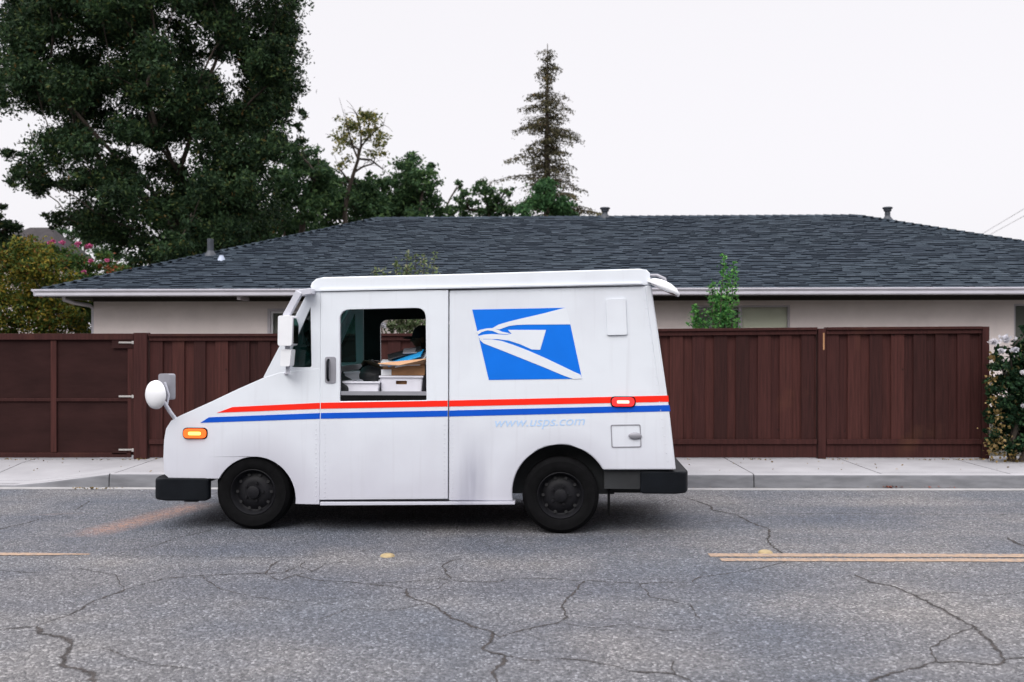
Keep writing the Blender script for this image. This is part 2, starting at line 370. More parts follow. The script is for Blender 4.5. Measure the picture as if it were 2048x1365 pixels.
M['shade_lining'] = mat('cab_shade_lining', (0.018, 0.02, 0.022), 0.8, var=0.3)  # near-black: the cab's shade is put into this colour; chassis shares it
M['grey'] = mat('grey_metal', (0.28, 0.28, 0.31), 0.5, metal=0.3, var=0.1)
M['chrome'] = mat('mirror_glass', (0.8, 0.8, 0.82), 0.05, metal=1)
M['amber'] = emit('amber_lamp', (1.0, 0.13, 0.015), 1.1, (0.6, 0.10, 0.02))
M['amberhot'] = emit('amber_bulb', (1.0, 0.42, 0.08), 3.2, (0.9, 0.5, 0.1))
M['redlamp'] = emit('red_lamp', (1.0, 0.03, 0.03), 1.0, (0.7, 0.02, 0.02))
M['redhot'] = emit('red_bulb', (1.0, 0.22, 0.16), 5, (0.9, 0.1, 0.1))
M['lens'] = mat('headlamp_lens', (0.7, 0.72, 0.75), 0.08)
M['card'] = mat('cardboard', (0.36, 0.19, 0.09), 0.8, var=0.15, vscale=9)
M['cardflap'] = mat('cardboard_inner', (0.55, 0.32, 0.18), 0.8, var=0.1)
M['traywhite'] = mat('corrugated_plastic', (0.72, 0.72, 0.78), 0.5, var=0.08)
M['mailblue'] = mat('mail_blue', (0.02, 0.33, 0.72), 0.5)
M['paper'] = mat('paper', (0.78, 0.8, 0.84), 0.7, var=0.05)
M['bag'] = mat('dark_bag', (0.02, 0.022, 0.025), 0.55, var=0.3, bump=0.4, bscale=12)
M['skin'] = mat('skin', (0.17, 0.080, 0.050), 0.5, var=0.1)
M['shirt'] = mat('shirt', (0.045, 0.055, 0.085), 0.85, var=0.2, bump=0.2, bscale=30)
M['trousers'] = mat('trousers', (0.018, 0.02, 0.028), 0.85)
M['hair'] = mat('hair', (0.008, 0.007, 0.006), 0.7)
M['cap'] = mat('cap_cloth', (0.010, 0.012, 0.02), 0.8)
M['seat'] = mat('seat_vinyl', (0.02, 0.02, 0.022), 0.6)

# ------------------------------------------------------------ ground, road, kerb, pavement
SK = 0.009                       # the street runs a touch towards the camera on the right
def Yr(D, x): return D - SK * x
def zside(x, D):                 # pavement height: dips to the gutter at the driveway on the left
    f = min(max((x + 5.30) / 0.95, 0), 1)
    lo = 0.03 + (0.15 - 0.03) * min(max((D - 10.73) / 1.3, 0), 1)
    return lo * (1 - f) + 0.15 * f
b = MB(); b.quad((-400, -300, -0.05), (400, -300, -0.05), (400, 900, -0.05), (-400, 900, -0.05))
tag(b.build('ground', M['soil'], recalc=False), kind='structure')
b = MB()
for i in range(40):
    x0, x1 = -80 + 4*i, -76 + 4*i
    b.quad((x0, -6, 0), (x1, -6, 0), (x1, Yr(10.60, x1), 0), (x0, Yr(10.60, x0), 0))
road = tag(b.build('road', M['asphalt'], recalc=True), kind='structure')
b = MB(); b.prism([(-80, Yr(10.60, -80)), (80, Yr(10.60, 80)), (80, Yr(10.74, 80)), (-80, Yr(10.74, -80))], [],
                  lambda u, v: (u, v, -0.04), lambda u, v: (u, v, 0.006))
tag(b.build('gutter_pan', M['lip']), kind='structure')
# pavement slabs with joints: separate slabs in one mesh, 8 mm dark gaps
xs = [-80, -60, -40, -30, -20, -12, -9.2, -7.7, -5.85, X(222, 10.73)]
x = xs[-1]
while x < 30:
    x += (X(1508, 10.73) - X(222, 10.73)) / 5; xs.append(x)
xs += [60, 80]
b = MB(); kb = MB()
for i in range(len(xs) - 1):
    a0, a1 = xs[i] + 0.005, xs[i+1] - 0.005
    nx = max(1, int((a1 - a0) / 0.25)) if a0 > -12 and a1 < 12 else 1
    for j in range(nx):
        u0 = a0 + (a1-a0)*j/nx; u1 = a0 + (a1-a0)*(j+1)/nx
        Ds = [10.78, 10.93, 10.935, 11.3, 11.8, 12.45]
        for k in range(5):
            if k == 1: continue
            D0, D1 = Ds[k], Ds[k+1]
            b.quad((u0, Yr(D0, u0), zside(u0, D0)), (u1, Yr(D0, u1), zside(u1, D0)), (u1, Yr(D1, u1), zside(u1, D1)), (u0, Yr(D1, u0), zside(u0, D1)))
tag(b.build('pavement', M['concrete'], recalc=True), kind='structure')
b = MB(); b.quad((-80, 10.75+.7, -0.02), (80, 10.75-.7, -0.02), (80, 12.6, 0.1), (-80, 12.6, 0.1))
kxs = [-80, -40, -20, -12, -9.2, -6.4, X(215, 10.73), -0.9, X(1507, 10.73), 6.0, 9.4, 14, 30, 80]
for i in range(len(kxs) - 1):
    a0, a1 = kxs[i] + 0.006, kxs[i+1] - 0.006
    nx = max(1, int((a1 - a0) / 0.3)) if a0 > -12 and a1 < 14 else 1
    for j in range(nx):
        u0 = a0 + (a1-a0)*j/nx; u1 = a0 + (a1-a0)*(j+1)/nx
        prof = lambda u: [(u, Yr(10.725, u), -0.03), (u, Yr(10.738, u), zside(u, 10.73) - 0.022), (u, Yr(10.746, u), zside(u, 10.73) - 0.007), (u, Yr(10.762, u), zside(u, 10.73)), (u, Yr(10.785, u), zside(u, 10.73) + 0.001)]
        p, q = prof(u0), prof(u1)
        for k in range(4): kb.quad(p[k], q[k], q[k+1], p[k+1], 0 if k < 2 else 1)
        if j == 0: kb.add(p + [(u0, p[-1][1], -0.03)], [(0, 1, 2, 3, 4, 5)])
        if j == nx - 1: kb.add(q + [(u1, q[-1][1], -0.03)], [(5, 4, 3, 2, 1, 0)])
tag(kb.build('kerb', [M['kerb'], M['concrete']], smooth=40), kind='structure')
b = MB(); b.prism([(-80, 12.3), (80, 12.3), (80, 60), (-80, 60)], [], lambda u, v: (u, v, -0.04), lambda u, v: (u, v, 0.145))
tag(b.build('garden_ground', M['soil']), kind='structure')
# fine dark bed under the joints
b = MB(); b.prism([(-80, Yr(10.79, -80)), (80, Yr(10.79, 80)), (80, 12.29), (-80, 12.29)], [], lambda u, v: (u, v, -0.045), lambda u, v: (u, v, 0.0))
tag(b.build('pavement_bed', M['soil']), kind='structure')

# cracks
cracks = [
 ([(-30,1262),(75,1253),(100,1243),(150,1225),(185,1205),(250,1180),(325,1158),(400,1152),(470,1149),(530,1147),(545,1130),(560,1122)], .011),
 ([(75,1253),(75,1268),(125,1275),(143,1290),(125,1315),(125,1332),(180,1345),(187,1372)], .019),
 ([(530,1148),(570,1145),(592,1136)], .010), ([(610,1124),(600,1133),(625,1143),(590,1150),(640,1162),(700,1165),(770,1172),(815,1178)], .009),
 ([(815,1178),(820,1195),(860,1208),(900,1235),(940,1252),(985,1265),(975,1290),(965,1300),(1010,1312),(1005,1330),(985,1345),(998,1374)], .015),
 ([(740,1168),(840,1162),(880,1158),(900,1162),(1000,1165),(1010,1157),(1090,1158),(1170,1163),(1280,1168),(1385,1165),(1400,1155),(1440,1150),(1480,1145),(1530,1135),(1570,1124),(1592,1116)], .008),
 ([(1170,1163),(1150,1185),(1125,1210),(1135,1235),(1120,1245),(1050,1260),(1000,1275),(985,1265)], .011),
 ([(925,1118),(905,1122),(885,1132),(890,1145),(900,1160)], .010),
 ([(1370,996),(1415,1010),(1430,1022),(1475,1030),(1500,1045),(1540,1060),(1535,1080),(1550,1098),(1568,1112)], .014),
 ([(1710,1150),(1740,1165),(1780,1172),(1830,1192),(1890,1222),(1950,1255),(1970,1275),(2000,1305),(2010,1320),(2060,1316)], .014),
 ([(1725,1372),(1760,1355),(1830,1338),(1870,1325),(1930,1325),(2000,1330),(2010,1320)], .013),
 ([(1430,1030),(1520,1029),(1600,1028),(1750,1028),(1900,1030),(2080,1031)], .008),
 ([(1110,1318),(1140,1320),(1170,1322),(1215,1330),(1260,1343),(1350,1350),(1385,1366)], .010),
 ([(225,1110),(300,1095),(350,1078),(430,1060)], .008), ([(150,1022),(180,1003)], .010),
 ([(-20,1064),(60,1045),(130,1028)], .009), ([(720,1104),(765,1094)], .008), ([(2015,1076),(2035,1088),(2060,1097)], .02),
 ([(1350,1350),(1345,1330),(1352,1322)], .006), ([(1350,890+110),(1330,1008)], .008), ([(690,1200),(640,1196),(600,1205)], .004),
 ([(900,1162),(870,1180),(815,1178)], .005), ([(1120,1245),(1180,1256),(1250,1250),(1330,1262),(1420,1258)], .006), ([(1010,1312),(1060,1322),(1110,1318)], .006), ([(1830,1192),(1900,1186),(1980,1192),(2060,1184)], .006), ([(1950,1255),(1900,1272),(1860,1300),(1870,1325)], .007), ([(400,1152),(440,1180),(520,1196),(600,1205)], .006), ([(250,1180),(230,1150),(150,1138),(60,1146),(-20,1140)], .006), ([(860,1208),(780,1222),(700,1218),(640,1238)], .006), ([(590,1150),(560,1162),(530,1148)], .008), ([(625,1143),(650,1128),(720,1122)], .006), ([(1280,1168),(1300,1195),(1380,1210),(1400,1240)], .006), ([(1420,1010),(1500,1008),(1620,1012)], .006), ([(143,1290),(220,1300),(300,1330),(380,1338)], .005),
 ([(1500,1045),(1440,1043),(1390,1048)], .006), ([(200,1112),(300,1113),(480,1116),(640,1115)], .005)]
b = MB()
for pts, wd in cracks:
    P = [Vector((*ground(*p), 0)) for p in pts]
    Q = [P[0]]
    for a, c in zip(P, P[1:]):
        n = max(2, int((c - a).length / 0.035)); nn = Vector((-(c-a).y, (c-a).x, 0)).normalized()
        off = 0
        for k in range(1, n + 1):
            off = off * 0.6 + rnd.uniform(-1, 1) * 0.010
            Q.append(a.lerp(c, k / n) + (nn * off if k < n else Vector((0, 0, 0))))
    L = []
    for i, q in enumerate(Q):
        t_ = (Q[min(i+1, len(Q)-1)] - Q[max(i-1, 0)]).normalized(); nn = Vector((-t_.y, t_.x, 0))
        w_ = wd * 0.68 * rnd.uniform(0.35, 1.35) * (0.3 if i in (0, len(Q)-1) else 1)
        w_ *= 2.1; zz_ = Vector((0, 0, .003)); w_ *= 1.12
        L.append((q + nn*w_ + zz_, q + zz_, q - nn*w_*rnd.uniform(.7, 1.2) + zz_))
    for p, q in zip(L, L[1:]): b.quad(p[0], q[0], q[1], p[1]); b.quad(p[1], q[1], q[2], p[2])
ck = b.build('crack_lines', M['crack'], road, recalc=False)
at_ = ck.data.attributes.new('mid', 'FLOAT', 'POINT')
at_.data.foreach_set('value', [1.0 if (i % 8) in (2, 3, 4, 5) else 0.0 for i in range(len(ck.data.vertices))])
# centre line
def stripe(name, px0, D0, D1, x_end, gap=False, label=None):
    b = MB(); x = X(px0, D0); z = 0.004; n = int((x_end - x) / 0.12); 
    for i in range(n):
        u0 = x + (x_end-x)*i/n; u1 = x + (x_end-x)*(i+1)/n
        e = lambda: rnd.uniform(-.006, .006)
        if i == 0: p0, p1 = Yr(D0, u0) + e(), Yr(D1, u0) + e()
        q0, q1 = Yr(D0, u1) + e(), Yr(D1, u1) + e()
        b.quad((u0, p0, z), (u1, q0, z), (u1, q1, z), (u0, p1, z)); p0, p1 = q0, q1
    o = b.build(name, M['yellow'], recalc=True); tag(o, kind='structure'); return o
stripe('road_marking', 1420, 7.345, 7.455, 40)
stripe('road_marking', 1443, 7.195, 7.290, 40)
b_x = X(178, 7.40)
b = MB(); n = 60
for i in range(n):
    u0 = -30 + (b_x + 30)*i/n; u1 = -30 + (b_x+30)*(i+1)/n
    t0 = 0.35 if i == n-1 else 1
    b.quad((u0, Yr(7.34, u0), .004), (u1, Yr(7.34 + (.03 if i == n-1 else 0), u1), .004), (u1, Yr(7.43 - (.03 if i == n-1 else 0), u1), .004), (u0, Yr(7.43, u0), .004))
tag(b.build('road_marking', M['yellow'], recalc=True), kind='structure')
for (px, py, lab) in ((775, 1113, 'worn round yellow road marker alone on the asphalt below the truck'), (1531, 1106, 'worn round yellow road marker beside the start of the double line')):
    gx, gy = ground(px, py); b = MB()
    b.lathe([(0.0, .019), (.03, .018), (.047, .012), (.055, 0.0)], Matrix.Translation((gx, gy, 0.001)), 20)
    tag(b.build('road_marker', M['marker'], smooth=60), lab, 'road marker', 'raised yellow road markers')

# ------------------------------------------------------------ fence and gate
FD = 12.15                       # depth of the fence face
FENCE = None
FS = F / FD
def fz(py): return Z(py, FD)
def fx(px): return X(px, FD)
def fence_panel(px0, px1, top0, top1, label):
    r = empty('fence_panel', (fx(px0)-fx(299), 0, 0)); r.parent = FENCE; ox, oz = fx(px0), 0.15
    W_ = fx(px1) - fx(px0); t0, t1 = fz(top0) - oz, fz(top1) - oz
    top = lambda u: t0 + (t1 - t0) * u / W_
    kz0, kz1 = fz(887) - oz, fz(879) - oz
    b = MB(); u = 0.0; k = 0
    while u < W_ - 0.01:
        wd = (0.155 if k % 2 == 0 else 0.108) * rnd.uniform(.94, 1.06); e = min(u + wd, W_)
        y0 = 0.0 if k % 2 == 0 else 0.024
        dy = rnd.uniform(-.003, .003)
        j0 = u + (0.003 if k % 2 == 0 else -0.02); j1 = e - (0.003 if k % 2 == 0 else -0.02)
        j0 = max(j0, 0.0); j1 = min(j1, W_)
        zt = top((u+e)/2) - 0.01
        b.add([(j0, y0+dy, kz1-.02), (j1, y0+dy*.3, kz1-.02), (j1, y0+dy*.3, zt), (j0, y0+dy, zt), (j0, y0+.02, kz1-.02), (j1, y0+.02, kz1-.02), (j1, y0+.02, zt), (j0, y0+.02, zt)],
              [(0,1,2,3), (4,7,6,5), (0,3,7,4), (1,5,6,2), (3,2,6,7), (0,4,5,1)])
        u = e; k += 1
    b.build('boards', M['fence'], r)
    def rail(name, y0, y1, f0, f1):
        b = MB(); n = 12
        for i in range(n):
            a, c = W_*i/n, W_*(i+1)/n
        b.add([(0, y0, f0(0)), (W_, y0, f0(W_)), (W_, y1, f0(W_)), (0, y1, f0(0)), (0, y0, f1(0)), (W_, y0, f1(W_)), (W_, y1, f1(W_)), (0, y1, f1(0))],
              [(0,3,2,1),(4,5,6,7),(0,1,5,4),(1,2,6,5),(2,3,7,6),(3,0,4,7)])
        return b.build(name, M['fence'], r, bevel=.004)
    rail('cap_rail', -.045, .09, lambda u: top(u) - .022, lambda u: top(u) + .012)
    rail('top_rail', -.022, -.0065, lambda u: top(u) - .075, lambda u: top(u) - .0225)
    rail('bottom_rail', -.030, .05, lambda u: kz0 - .01, lambda u: kz1)
    rail('kick_board', -.006, .018, lambda u: .012, lambda u: kz0 - .012)
    return r
def post(px0, px1, toppx, label, proud=-.055):
    r = MB(); cx = (fx(px0) + fx(px1)) / 2; hw = (fx(px1) - fx(px0)) / 2
    r.box(-hw, hw, proud, .075, 0.0, fz(toppx) - .15)
    o = r.build('fence_post', M['fence'], bevel=.006); o.location = (cx-fx(299), 0, 0); o.parent = FENCE; return o
FENCE = empty('fence', (fx(299), FD, .15)); tag(FENCE, 'long dark brown board fence running behind the mail truck to the rose bush', 'fence')
fence_panel(299, 900, 670, 669, 'brown board fence panel behind the front half of the mail truck')
fence_panel(914, 1633, 664, 657, 'brown board fence panel just right of and behind the truck tail')
fence_panel(1652, 1962, 657, 655, 'rightmost brown board fence panel ending at the rose bush')
post(270, 297, 666, 'wide brown hinge post between the gate and the fence, left of the truck')
post(901, 913, 667, 'brown fence post hidden behind the middle of the truck')
post(1635, 1651, 657.5, 'brown fence post at the pale gap between the two right-hand panels', -.028)
post(1963, 1977, 653.5, 'brown end post of the fence next to the rose bush', -.028)
# bright strip of bare wood beside the right post
b = MB(); b.box(fx(1644.5), fx(1647.5), FD-.031, FD-.0285, fz(700), fz(666))
o = b.build('bare_wood_strip', M['card'], FENCE); o.matrix_parent_inverse = Matrix.Translation((-fx(299), -FD, -.15))
# gate
g = empty('gate', (fx(0), FD, .15)); gx0 = fx(-330); gx1 = fx(267)
def gbx(bm, p0, p1, y0, y1, py0, py1): bm.box(fx(p0) - fx(0), fx(p1) - fx(0), y0, y1, fz(py0) - .15, fz(py1) - .15)
b = MB(); gbx(b, -330, 266, .010, .028, 910, 671); b.build('gate_sheet', M['gatewood'], g)
b = MB()
gbx(b, -330, 268, -.030, .06, 680, 667.5); gbx(b, -330, 263, -.012, .0095, 803, 797); gbx(b, -330, 263, -.020, .0095, 915, 906)
for p0, p1 in ((102, 114), (256, 268), (-60, -48), (-222, -210)): gbx(b, p0, p1, -.013, .0092, 905, 681)
b.build('gate_frame', M['fence'], g, bevel=.003)
for p0, p1, q0, q1 in ((225, 268, 697, 679), (225, 255, 909, 899)):
    b = MB(); gbx(b, p0, p1, -.020, -.0135, q0, q1); b.build('gate_batten', M['gatewood'], g, bevel=.002)
for py in (685.5, 793, 899.5):
    b = MB(); gbx(b, 239, 270, -.028, -.0215, py+1.7, py-1.7); gbx(b, 267, 271, -.062, -.022, py+3, py-3)
    b.build('hinge', M['hinge'], g, bevel=.002)
tag(g, 'dark brown framed plywood driveway gate left of the hinge post', 'gate')

# ------------------------------------------------------------ house
HYAW = -math.atan(0.047)
H = empty('house', (0, 17.2, 0.145), HYAW)
GZ = 0.145
EZ, RZ = 2.47 - GZ, 4.41 - GZ; RUN = 5.9
XL, XR, RL, RR = -8.30, 13.2, -3.45, 7.62
WY = 0.62                         # wall set back under the eave
def hx(px, y=WY):                 # local x on a plane y of the house from a photo column
    best = (px - 1024) / F
    # world = R(-a)*(x,y)+(0,17.2)
    c, s = math.cos(HYAW), math.sin(HYAW)
    return (best * (17.2 + c * y) + s * y) / (c - best * s)
wx0, wx1 = hx(187.5), 12.6
def hz(px, py, y=WY):
    x = hx(px, y); c, s = math.cos(HYAW), math.sin(HYAW); D = 17.2 + s * x + c * y
    return Z(py, D) - GZ
wins = [(hx(541), hx(735), hz(541, 740), hz(541, 623), 'l'), (hx(1386), hx(1580), hz(1480, 745), hz(1480, 611), 'c'), (hx(2028), hx(2200), hz(2028, 745), hz(2028, 608), 'r')]
wtop = EZ + 0.12
holes = [[(a, z0), (b_, z0), (b_, z1), (a, z1)] for a, b_, z0, z1, _ in wins]
b = MB()
b.prism([(wx0, 0), (wx1, 0), (wx1, wtop), (wx0, wtop)], holes, lambda u, v: (u, WY, v), lambda u, v: (u, WY+.15, v))
b.box(wx0, wx0+.15, WY+.15, 2*RUN-WY, 0, wtop); b.box(wx1-.15, wx1, WY+.15, 2*RUN-WY, 0, wtop); b.box(wx0, wx1, 2*RUN-WY, 2*RUN-WY+.15, 0, wtop)
b.build('wall', M['stucco'], H)
b = MB(); b.box(wx0+.2, wx1-.2, WY+.9, WY+.95, 0, wtop-.02); b.build('interior_wall', M['dark'], H)
for a, b_, z0, z1, k in wins:
    fr = MB(); t_ = .035
    fr.prism([(a, z0), (b_, z0), (b_, z1), (a, z1)], [[(a+t_, z0+t_), (b_-t_, z0+t_), (b_-t_, z1-t_), (a+t_, z1-t_)]], lambda u, v: (u, WY+.022, v), lambda u, v: (u, WY+.078, v))
    mid = (a+b_)/2 if k != 'c' else hx(1481)
    fr.box(mid-.03, mid+.03, WY+.026, WY+.076, z0+t_, z1-t_)
    if k == 'c': fr.box(a+t_, mid-.03, WY+.018, WY+.05, z1-t_-.045, z1-t_-.025)
    w_ = fr.build('window', M['white'] if k == 'l' else M['winframe'], H, bevel=.003)
    if k == 'l':
        fr = MB(); fr.prism([(a-.05, z0-.05), (b_+.05, z0-.05), (b_+.05, z1+.045), (a-.05, z1+.045)], [[(a+.002, z0+.002), (b_-.002, z0+.002), (b_-.002, z1-.002), (a+.002, z1-.002)]], lambda u, v: (u, WY-.02, v), lambda u, v: (u, WY+.0215, v))
        fr.build('trim', M['winframe'], w_)
    gl = MB(); gl.box(a+t_, b_-t_, WY+.045, WY+.049, z0+t_, z1-t_); gl.build('pane', M['glass'], w_)
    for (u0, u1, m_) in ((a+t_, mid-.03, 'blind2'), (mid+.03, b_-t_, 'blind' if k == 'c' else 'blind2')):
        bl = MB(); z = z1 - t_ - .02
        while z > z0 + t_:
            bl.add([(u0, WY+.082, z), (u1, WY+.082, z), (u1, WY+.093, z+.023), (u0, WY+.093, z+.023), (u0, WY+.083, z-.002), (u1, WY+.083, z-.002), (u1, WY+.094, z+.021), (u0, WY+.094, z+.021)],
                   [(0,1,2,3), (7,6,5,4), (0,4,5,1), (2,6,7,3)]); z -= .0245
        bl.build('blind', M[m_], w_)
# roof: deck, shingles course by course, ridge caps, gutter, eave
tag(H, 'low beige stucco house with a dark grey shingle hip roof behind the fence', 'house')
b = MB()
c0 = [(XL, 0, EZ), (XR, 0, EZ), (XR, 2*RUN, EZ), (XL, 2*RUN, EZ), (RL, RUN, RZ), (RR, RUN, RZ)]
b.add(c0 + [(x, y, z-.11) for x, y, z in c0], [(0,1,5,4), (1,2,5), (2,3,4,5), (3,0,4), (6,10,11,7), (7,11,8), (8,11,10,9), (9,10,6), (0,6,7,1), (1,7,8,2), (2,8,9,3), (3,9,6,0)])
roof = b.build('roof', M['eavewood'], H)
sh = MB()
def slope(o, xd, ud, n, L, w0, in0, in1):
    """courses of tabs. o origin at left eave, xd along eave, ud up slope, n normal, L slope length"""
    o, xd, ud, n = map(Vector, (o, xd, ud, n)); cs = .142; nc = int(L / cs) + 1
    for i in range(nc):
        s0 = i*cs - .02; t_ = max(0, min(1, (i*cs) / L)); a = in0 * t_; e = w0 - in1 * t_
        s1 = min(s0 + cs + .05, L); u = a - rnd.uniform(0, .2)
        while u < e:
            wd = rnd.choice((.12, .15, .18, .21, .25)); u1 = min(u + wd, e); thick = rnd.choice((.012, .014, .024, .028))
            uu = max(u, a)
            if u1 > uu + .01:
                p = lambda x, s, h: o + xd*x + ud*s + n*h
                sh.add([p(uu, s0, thick+.014), p(u1, s0, thick+.014), p(u1, s1, .013 + thick*.2), p(uu, s1, .013 + thick*.2), p(uu, s0, .0), p(u1, s0, .0)],
                       [(0,1,2,3), (0,3,4), (1,5,2)])
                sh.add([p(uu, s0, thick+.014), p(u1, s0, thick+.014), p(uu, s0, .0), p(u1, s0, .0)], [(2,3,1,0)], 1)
            u = u1
L1 = math.hypot(RUN, RZ-EZ)
slope((XL, 0, EZ), (1,0,0), (0, RUN/L1, (RZ-EZ)/L1), (0, -(RZ-EZ)/L1, RUN/L1), L1, XR-XL, RL-XL, XR-RR)
d1 = RL-XL; L2 = math.hypot(d1, RZ-EZ)
slope((XL, 2*RUN, EZ), (0,-1,0), (d1/L2, 0, (RZ-EZ)/L2), (-(RZ-EZ)/L2, 0, d1/L2), L2, 2*RUN, RUN, RUN)
d2 = XR-RR; L3 = math.hypot(d2, RZ-EZ)
slope((XR, 0, EZ), (0,1,0), (-d2/L3, 0, (RZ-EZ)/L3), ((RZ-EZ)/L3, 0, d2/L3), L3, 2*RUN, RUN, RUN)
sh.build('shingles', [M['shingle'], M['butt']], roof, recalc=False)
rc = MB()
def caps(p, q):
    p, q = Vector(p), Vector(q); L = (q-p).length; t_ = (q-p)/L; sd = t_.cross(Vector((0, 0, 1))).normalized(); up = sd.cross(t_); n = int(L/.19)
    for i in range(n):
        a = p + t_*(L*i/n) ; c = a + t_*.24; h = .055; h2 = .035; dr = .075; ww = .14
        rc.add([a+sd*ww-up*(dr-h), a+up*h, a-sd*ww-up*(dr-h), c+sd*ww-up*(dr-h2), c+up*h2, c-sd*ww-up*(dr-h2), a+sd*ww-up*dr, a-sd*ww-up*dr],
               [(0,3,4,1), (1,4,5,2), (0,1,2,7,6)])
caps((XL, 0, EZ+.01), (RL, RUN, RZ+.01)); caps((XR, 0, EZ+.01), (RR, RUN, RZ+.01)); caps((RL, RUN, RZ+.01), (RR, RUN, RZ+.01))
rc.build('ridge_caps', M['shingle'], roof, recalc=False)
# K-style gutter along the front and left eaves
gt = MB(); gp = [(0.0, .0), (-.015, -.118), (-.085, -.118), (-.098, -.10), (-.098, -.055), (-.125, -.02), (-.125, .004), (-.118, .004), (-.116, -.012), (-.01, -.016)]
gt.prism(gp, [], lambda u, v: (XL - .02 + u, u, EZ + v + .012), lambda u, v: (XR + .1, u, EZ + v + .012))
gt.build('gutter', M['gutter'], roof)
gt = MB(); gt.prism(gp, [], lambda u, v: (XL + u, -.02 + u, EZ + v + .012), lambda u, v: (XL + u, 2*RUN, EZ + v + .012)); gt.build('gutter', M['gutter'], roof)
b = MB(); b.box(XL+.05, XR-.05, .03, WY-.002, EZ-.10, EZ-.085)      # boxed-in eave
b.box(XL+.05, wx0-.002, WY, 2*RUN-WY, EZ-.10, EZ-.085); b.build('soffit', M['eavewood'], roof)
b = MB(); b.box(wx0-.004, wx1, WY-.022, WY-.002, EZ-.175, EZ-.103); b.build('eave_shade_strip', M['eave_shade'], roof)  # added dark strip: the eave's shade painted along the wall top
b = MB(); x_, z_ = hx(488, .3), EZ-.12; b.box(x_-.03, x_+.03, .0, .5, z_-.05, z_+.015); b.build('bracket', M['winframe'], roof)
b = MB(); dx0 = hx(130, .15)
b.tube([(dx0, .1, EZ-.10), (dx0+.0, .12, EZ-.16), (dx0+.10, .3, EZ-.21), (wx0-.10, WY+.05, EZ-.24), (wx0-.055, WY+.1, EZ-.30), (wx0-.055, WY+.1, .05)], .035, 10)
b.build('downspout', M['gutter'], roof, smooth=60)
# roof vents: flashing cone + pipe + cap
def roofpoint(px, py, f):
    """point on the plan of front slope from a photo position (f = fraction up the slope)"""
    y = RUN*f; return Vector((hx(px, y), y, EZ + (RZ-EZ)*f))
def vent(px, f, pr, hh, cap, m_, label):
    p = roofpoint(px, 0, f); T = Matrix.Translation(p); b = MB()
    b.lathe([(pr*2.2, -.05), (pr*1.9, .02), (pr*1.05, .09), (pr*1.0, .10), (0, .10)], T, 20)
    b.lathe([(pr, .03), (pr, hh), (pr*.8, hh), (pr*.8, .05)], T, 20)
    if cap: b.lathe([(pr*1.05, hh-.075), (pr*1.35, hh-.065), (pr*1.45, hh-.02), (pr*1.8, hh-.01), (pr*1.85, hh+.015), (pr*1.5, hh+.03), (0, hh+.035)], T, 20)
    o = b.build('roof_vent', M[m_], roof, smooth=50); o['label'] = label; return o
vent(1210, 1.0, .064, .22, True, 'pipe', 'capped dark vent standing on the ridge in the middle of the roof')
vent(1775, .93, .060, .27, True, 'pipe', 'capped dark vent near the right end of the roof ridge')
vent(421, .42, .062, .34, False, 'pipe', 'tall plain dark pipe at the left hip of the roof')
vent(443, .35, .04, .11, False, 'flash', 'small pale blue-grey flashing cone on the left of the roof')

# ------------------------------------------------------------ foliage
def quads(name, ctr, size, m, parent=None, seed=1, asp=0.5, droop=0.0, flat=0.0):
    r = np.random.default_rng(seed); n = len(ctr); ctr = np.asarray(ctr, float)
    d_ = r.normal(size=(n, 3)); d_[:, 2] = d_[:, 2]*(1-flat) - droop; d_ /= np.linalg.norm(d_, axis=1)[:, None]
    e_ = r.normal(size=(n, 3)); e_ -= d_ * (d_*e_).sum(1)[:, None]; e_ /= np.linalg.norm(e_, axis=1)[:, None]
    nn = np.cross(d_, e_)
    s = size * r.uniform(.6, 1.35, n)[:, None]
    v = np.empty((n, 4, 3)); 
    v[:, 0] = ctr - d_*s*.5; v[:, 1] = ctr + e_*s*asp*.5 + nn*s*.08 - d_*s*.05; v[:, 2] = ctr + d_*s*.5 - nn*s*.06; v[:, 3] = ctr - e_*s*asp*.5 + nn*s*.08 - d_*s*.05
    me = bpy.data.meshes.new(name); me.vertices.add(n*4); me.vertices.foreach_set('co', v.reshape(-1))
    me.loops.add(n*4); me.loops.foreach_set('vertex_index', np.arange(n*4, dtype=np.int32))
    me.polygons.add(n); me.polygons.foreach_set('loop_start', np.arange(0, n*4, 4, dtype=np.int32)); me.polygons.foreach_set('loop_total', np.full(n, 4, dtype=np.int32))
    me.materials.append(m); me.update(calc_edges=True); me.validate()
    o = bpy.data.objects.new(name, me); C.objects.link(o)
    if parent: o.parent = parent
    return o
def lobepts(lobes, dens, seed, sub=.26, sq=(1, 1, .8), hollow=.45):
    r = np.random.default_rng(seed); out = []
    for (x, y, z, rad) in lobes:
        n = int(dens * rad * rad); ns = max(4, n // 38)
        d_ = r.normal(size=(ns, 3)); d_ /= np.linalg.norm(d_, axis=1)[:, None]
        rr = rad * (hollow + (1-hollow) * r.uniform(0, 1, ns) ** .6)
        sc_ = np.array([x, y, z]) + d_ * rr[:, None] * np.array(sq)
        k = r.integers(0, ns, n)
        g_ = r.normal(size=(n, 3)); sig = rad * sub * r.uniform(.5, 1.3, ns)[k]
        out.append(sc_[k] + g_ * sig[:, None] * np.array([1, 1, .7]))
    return np.concatenate(out)
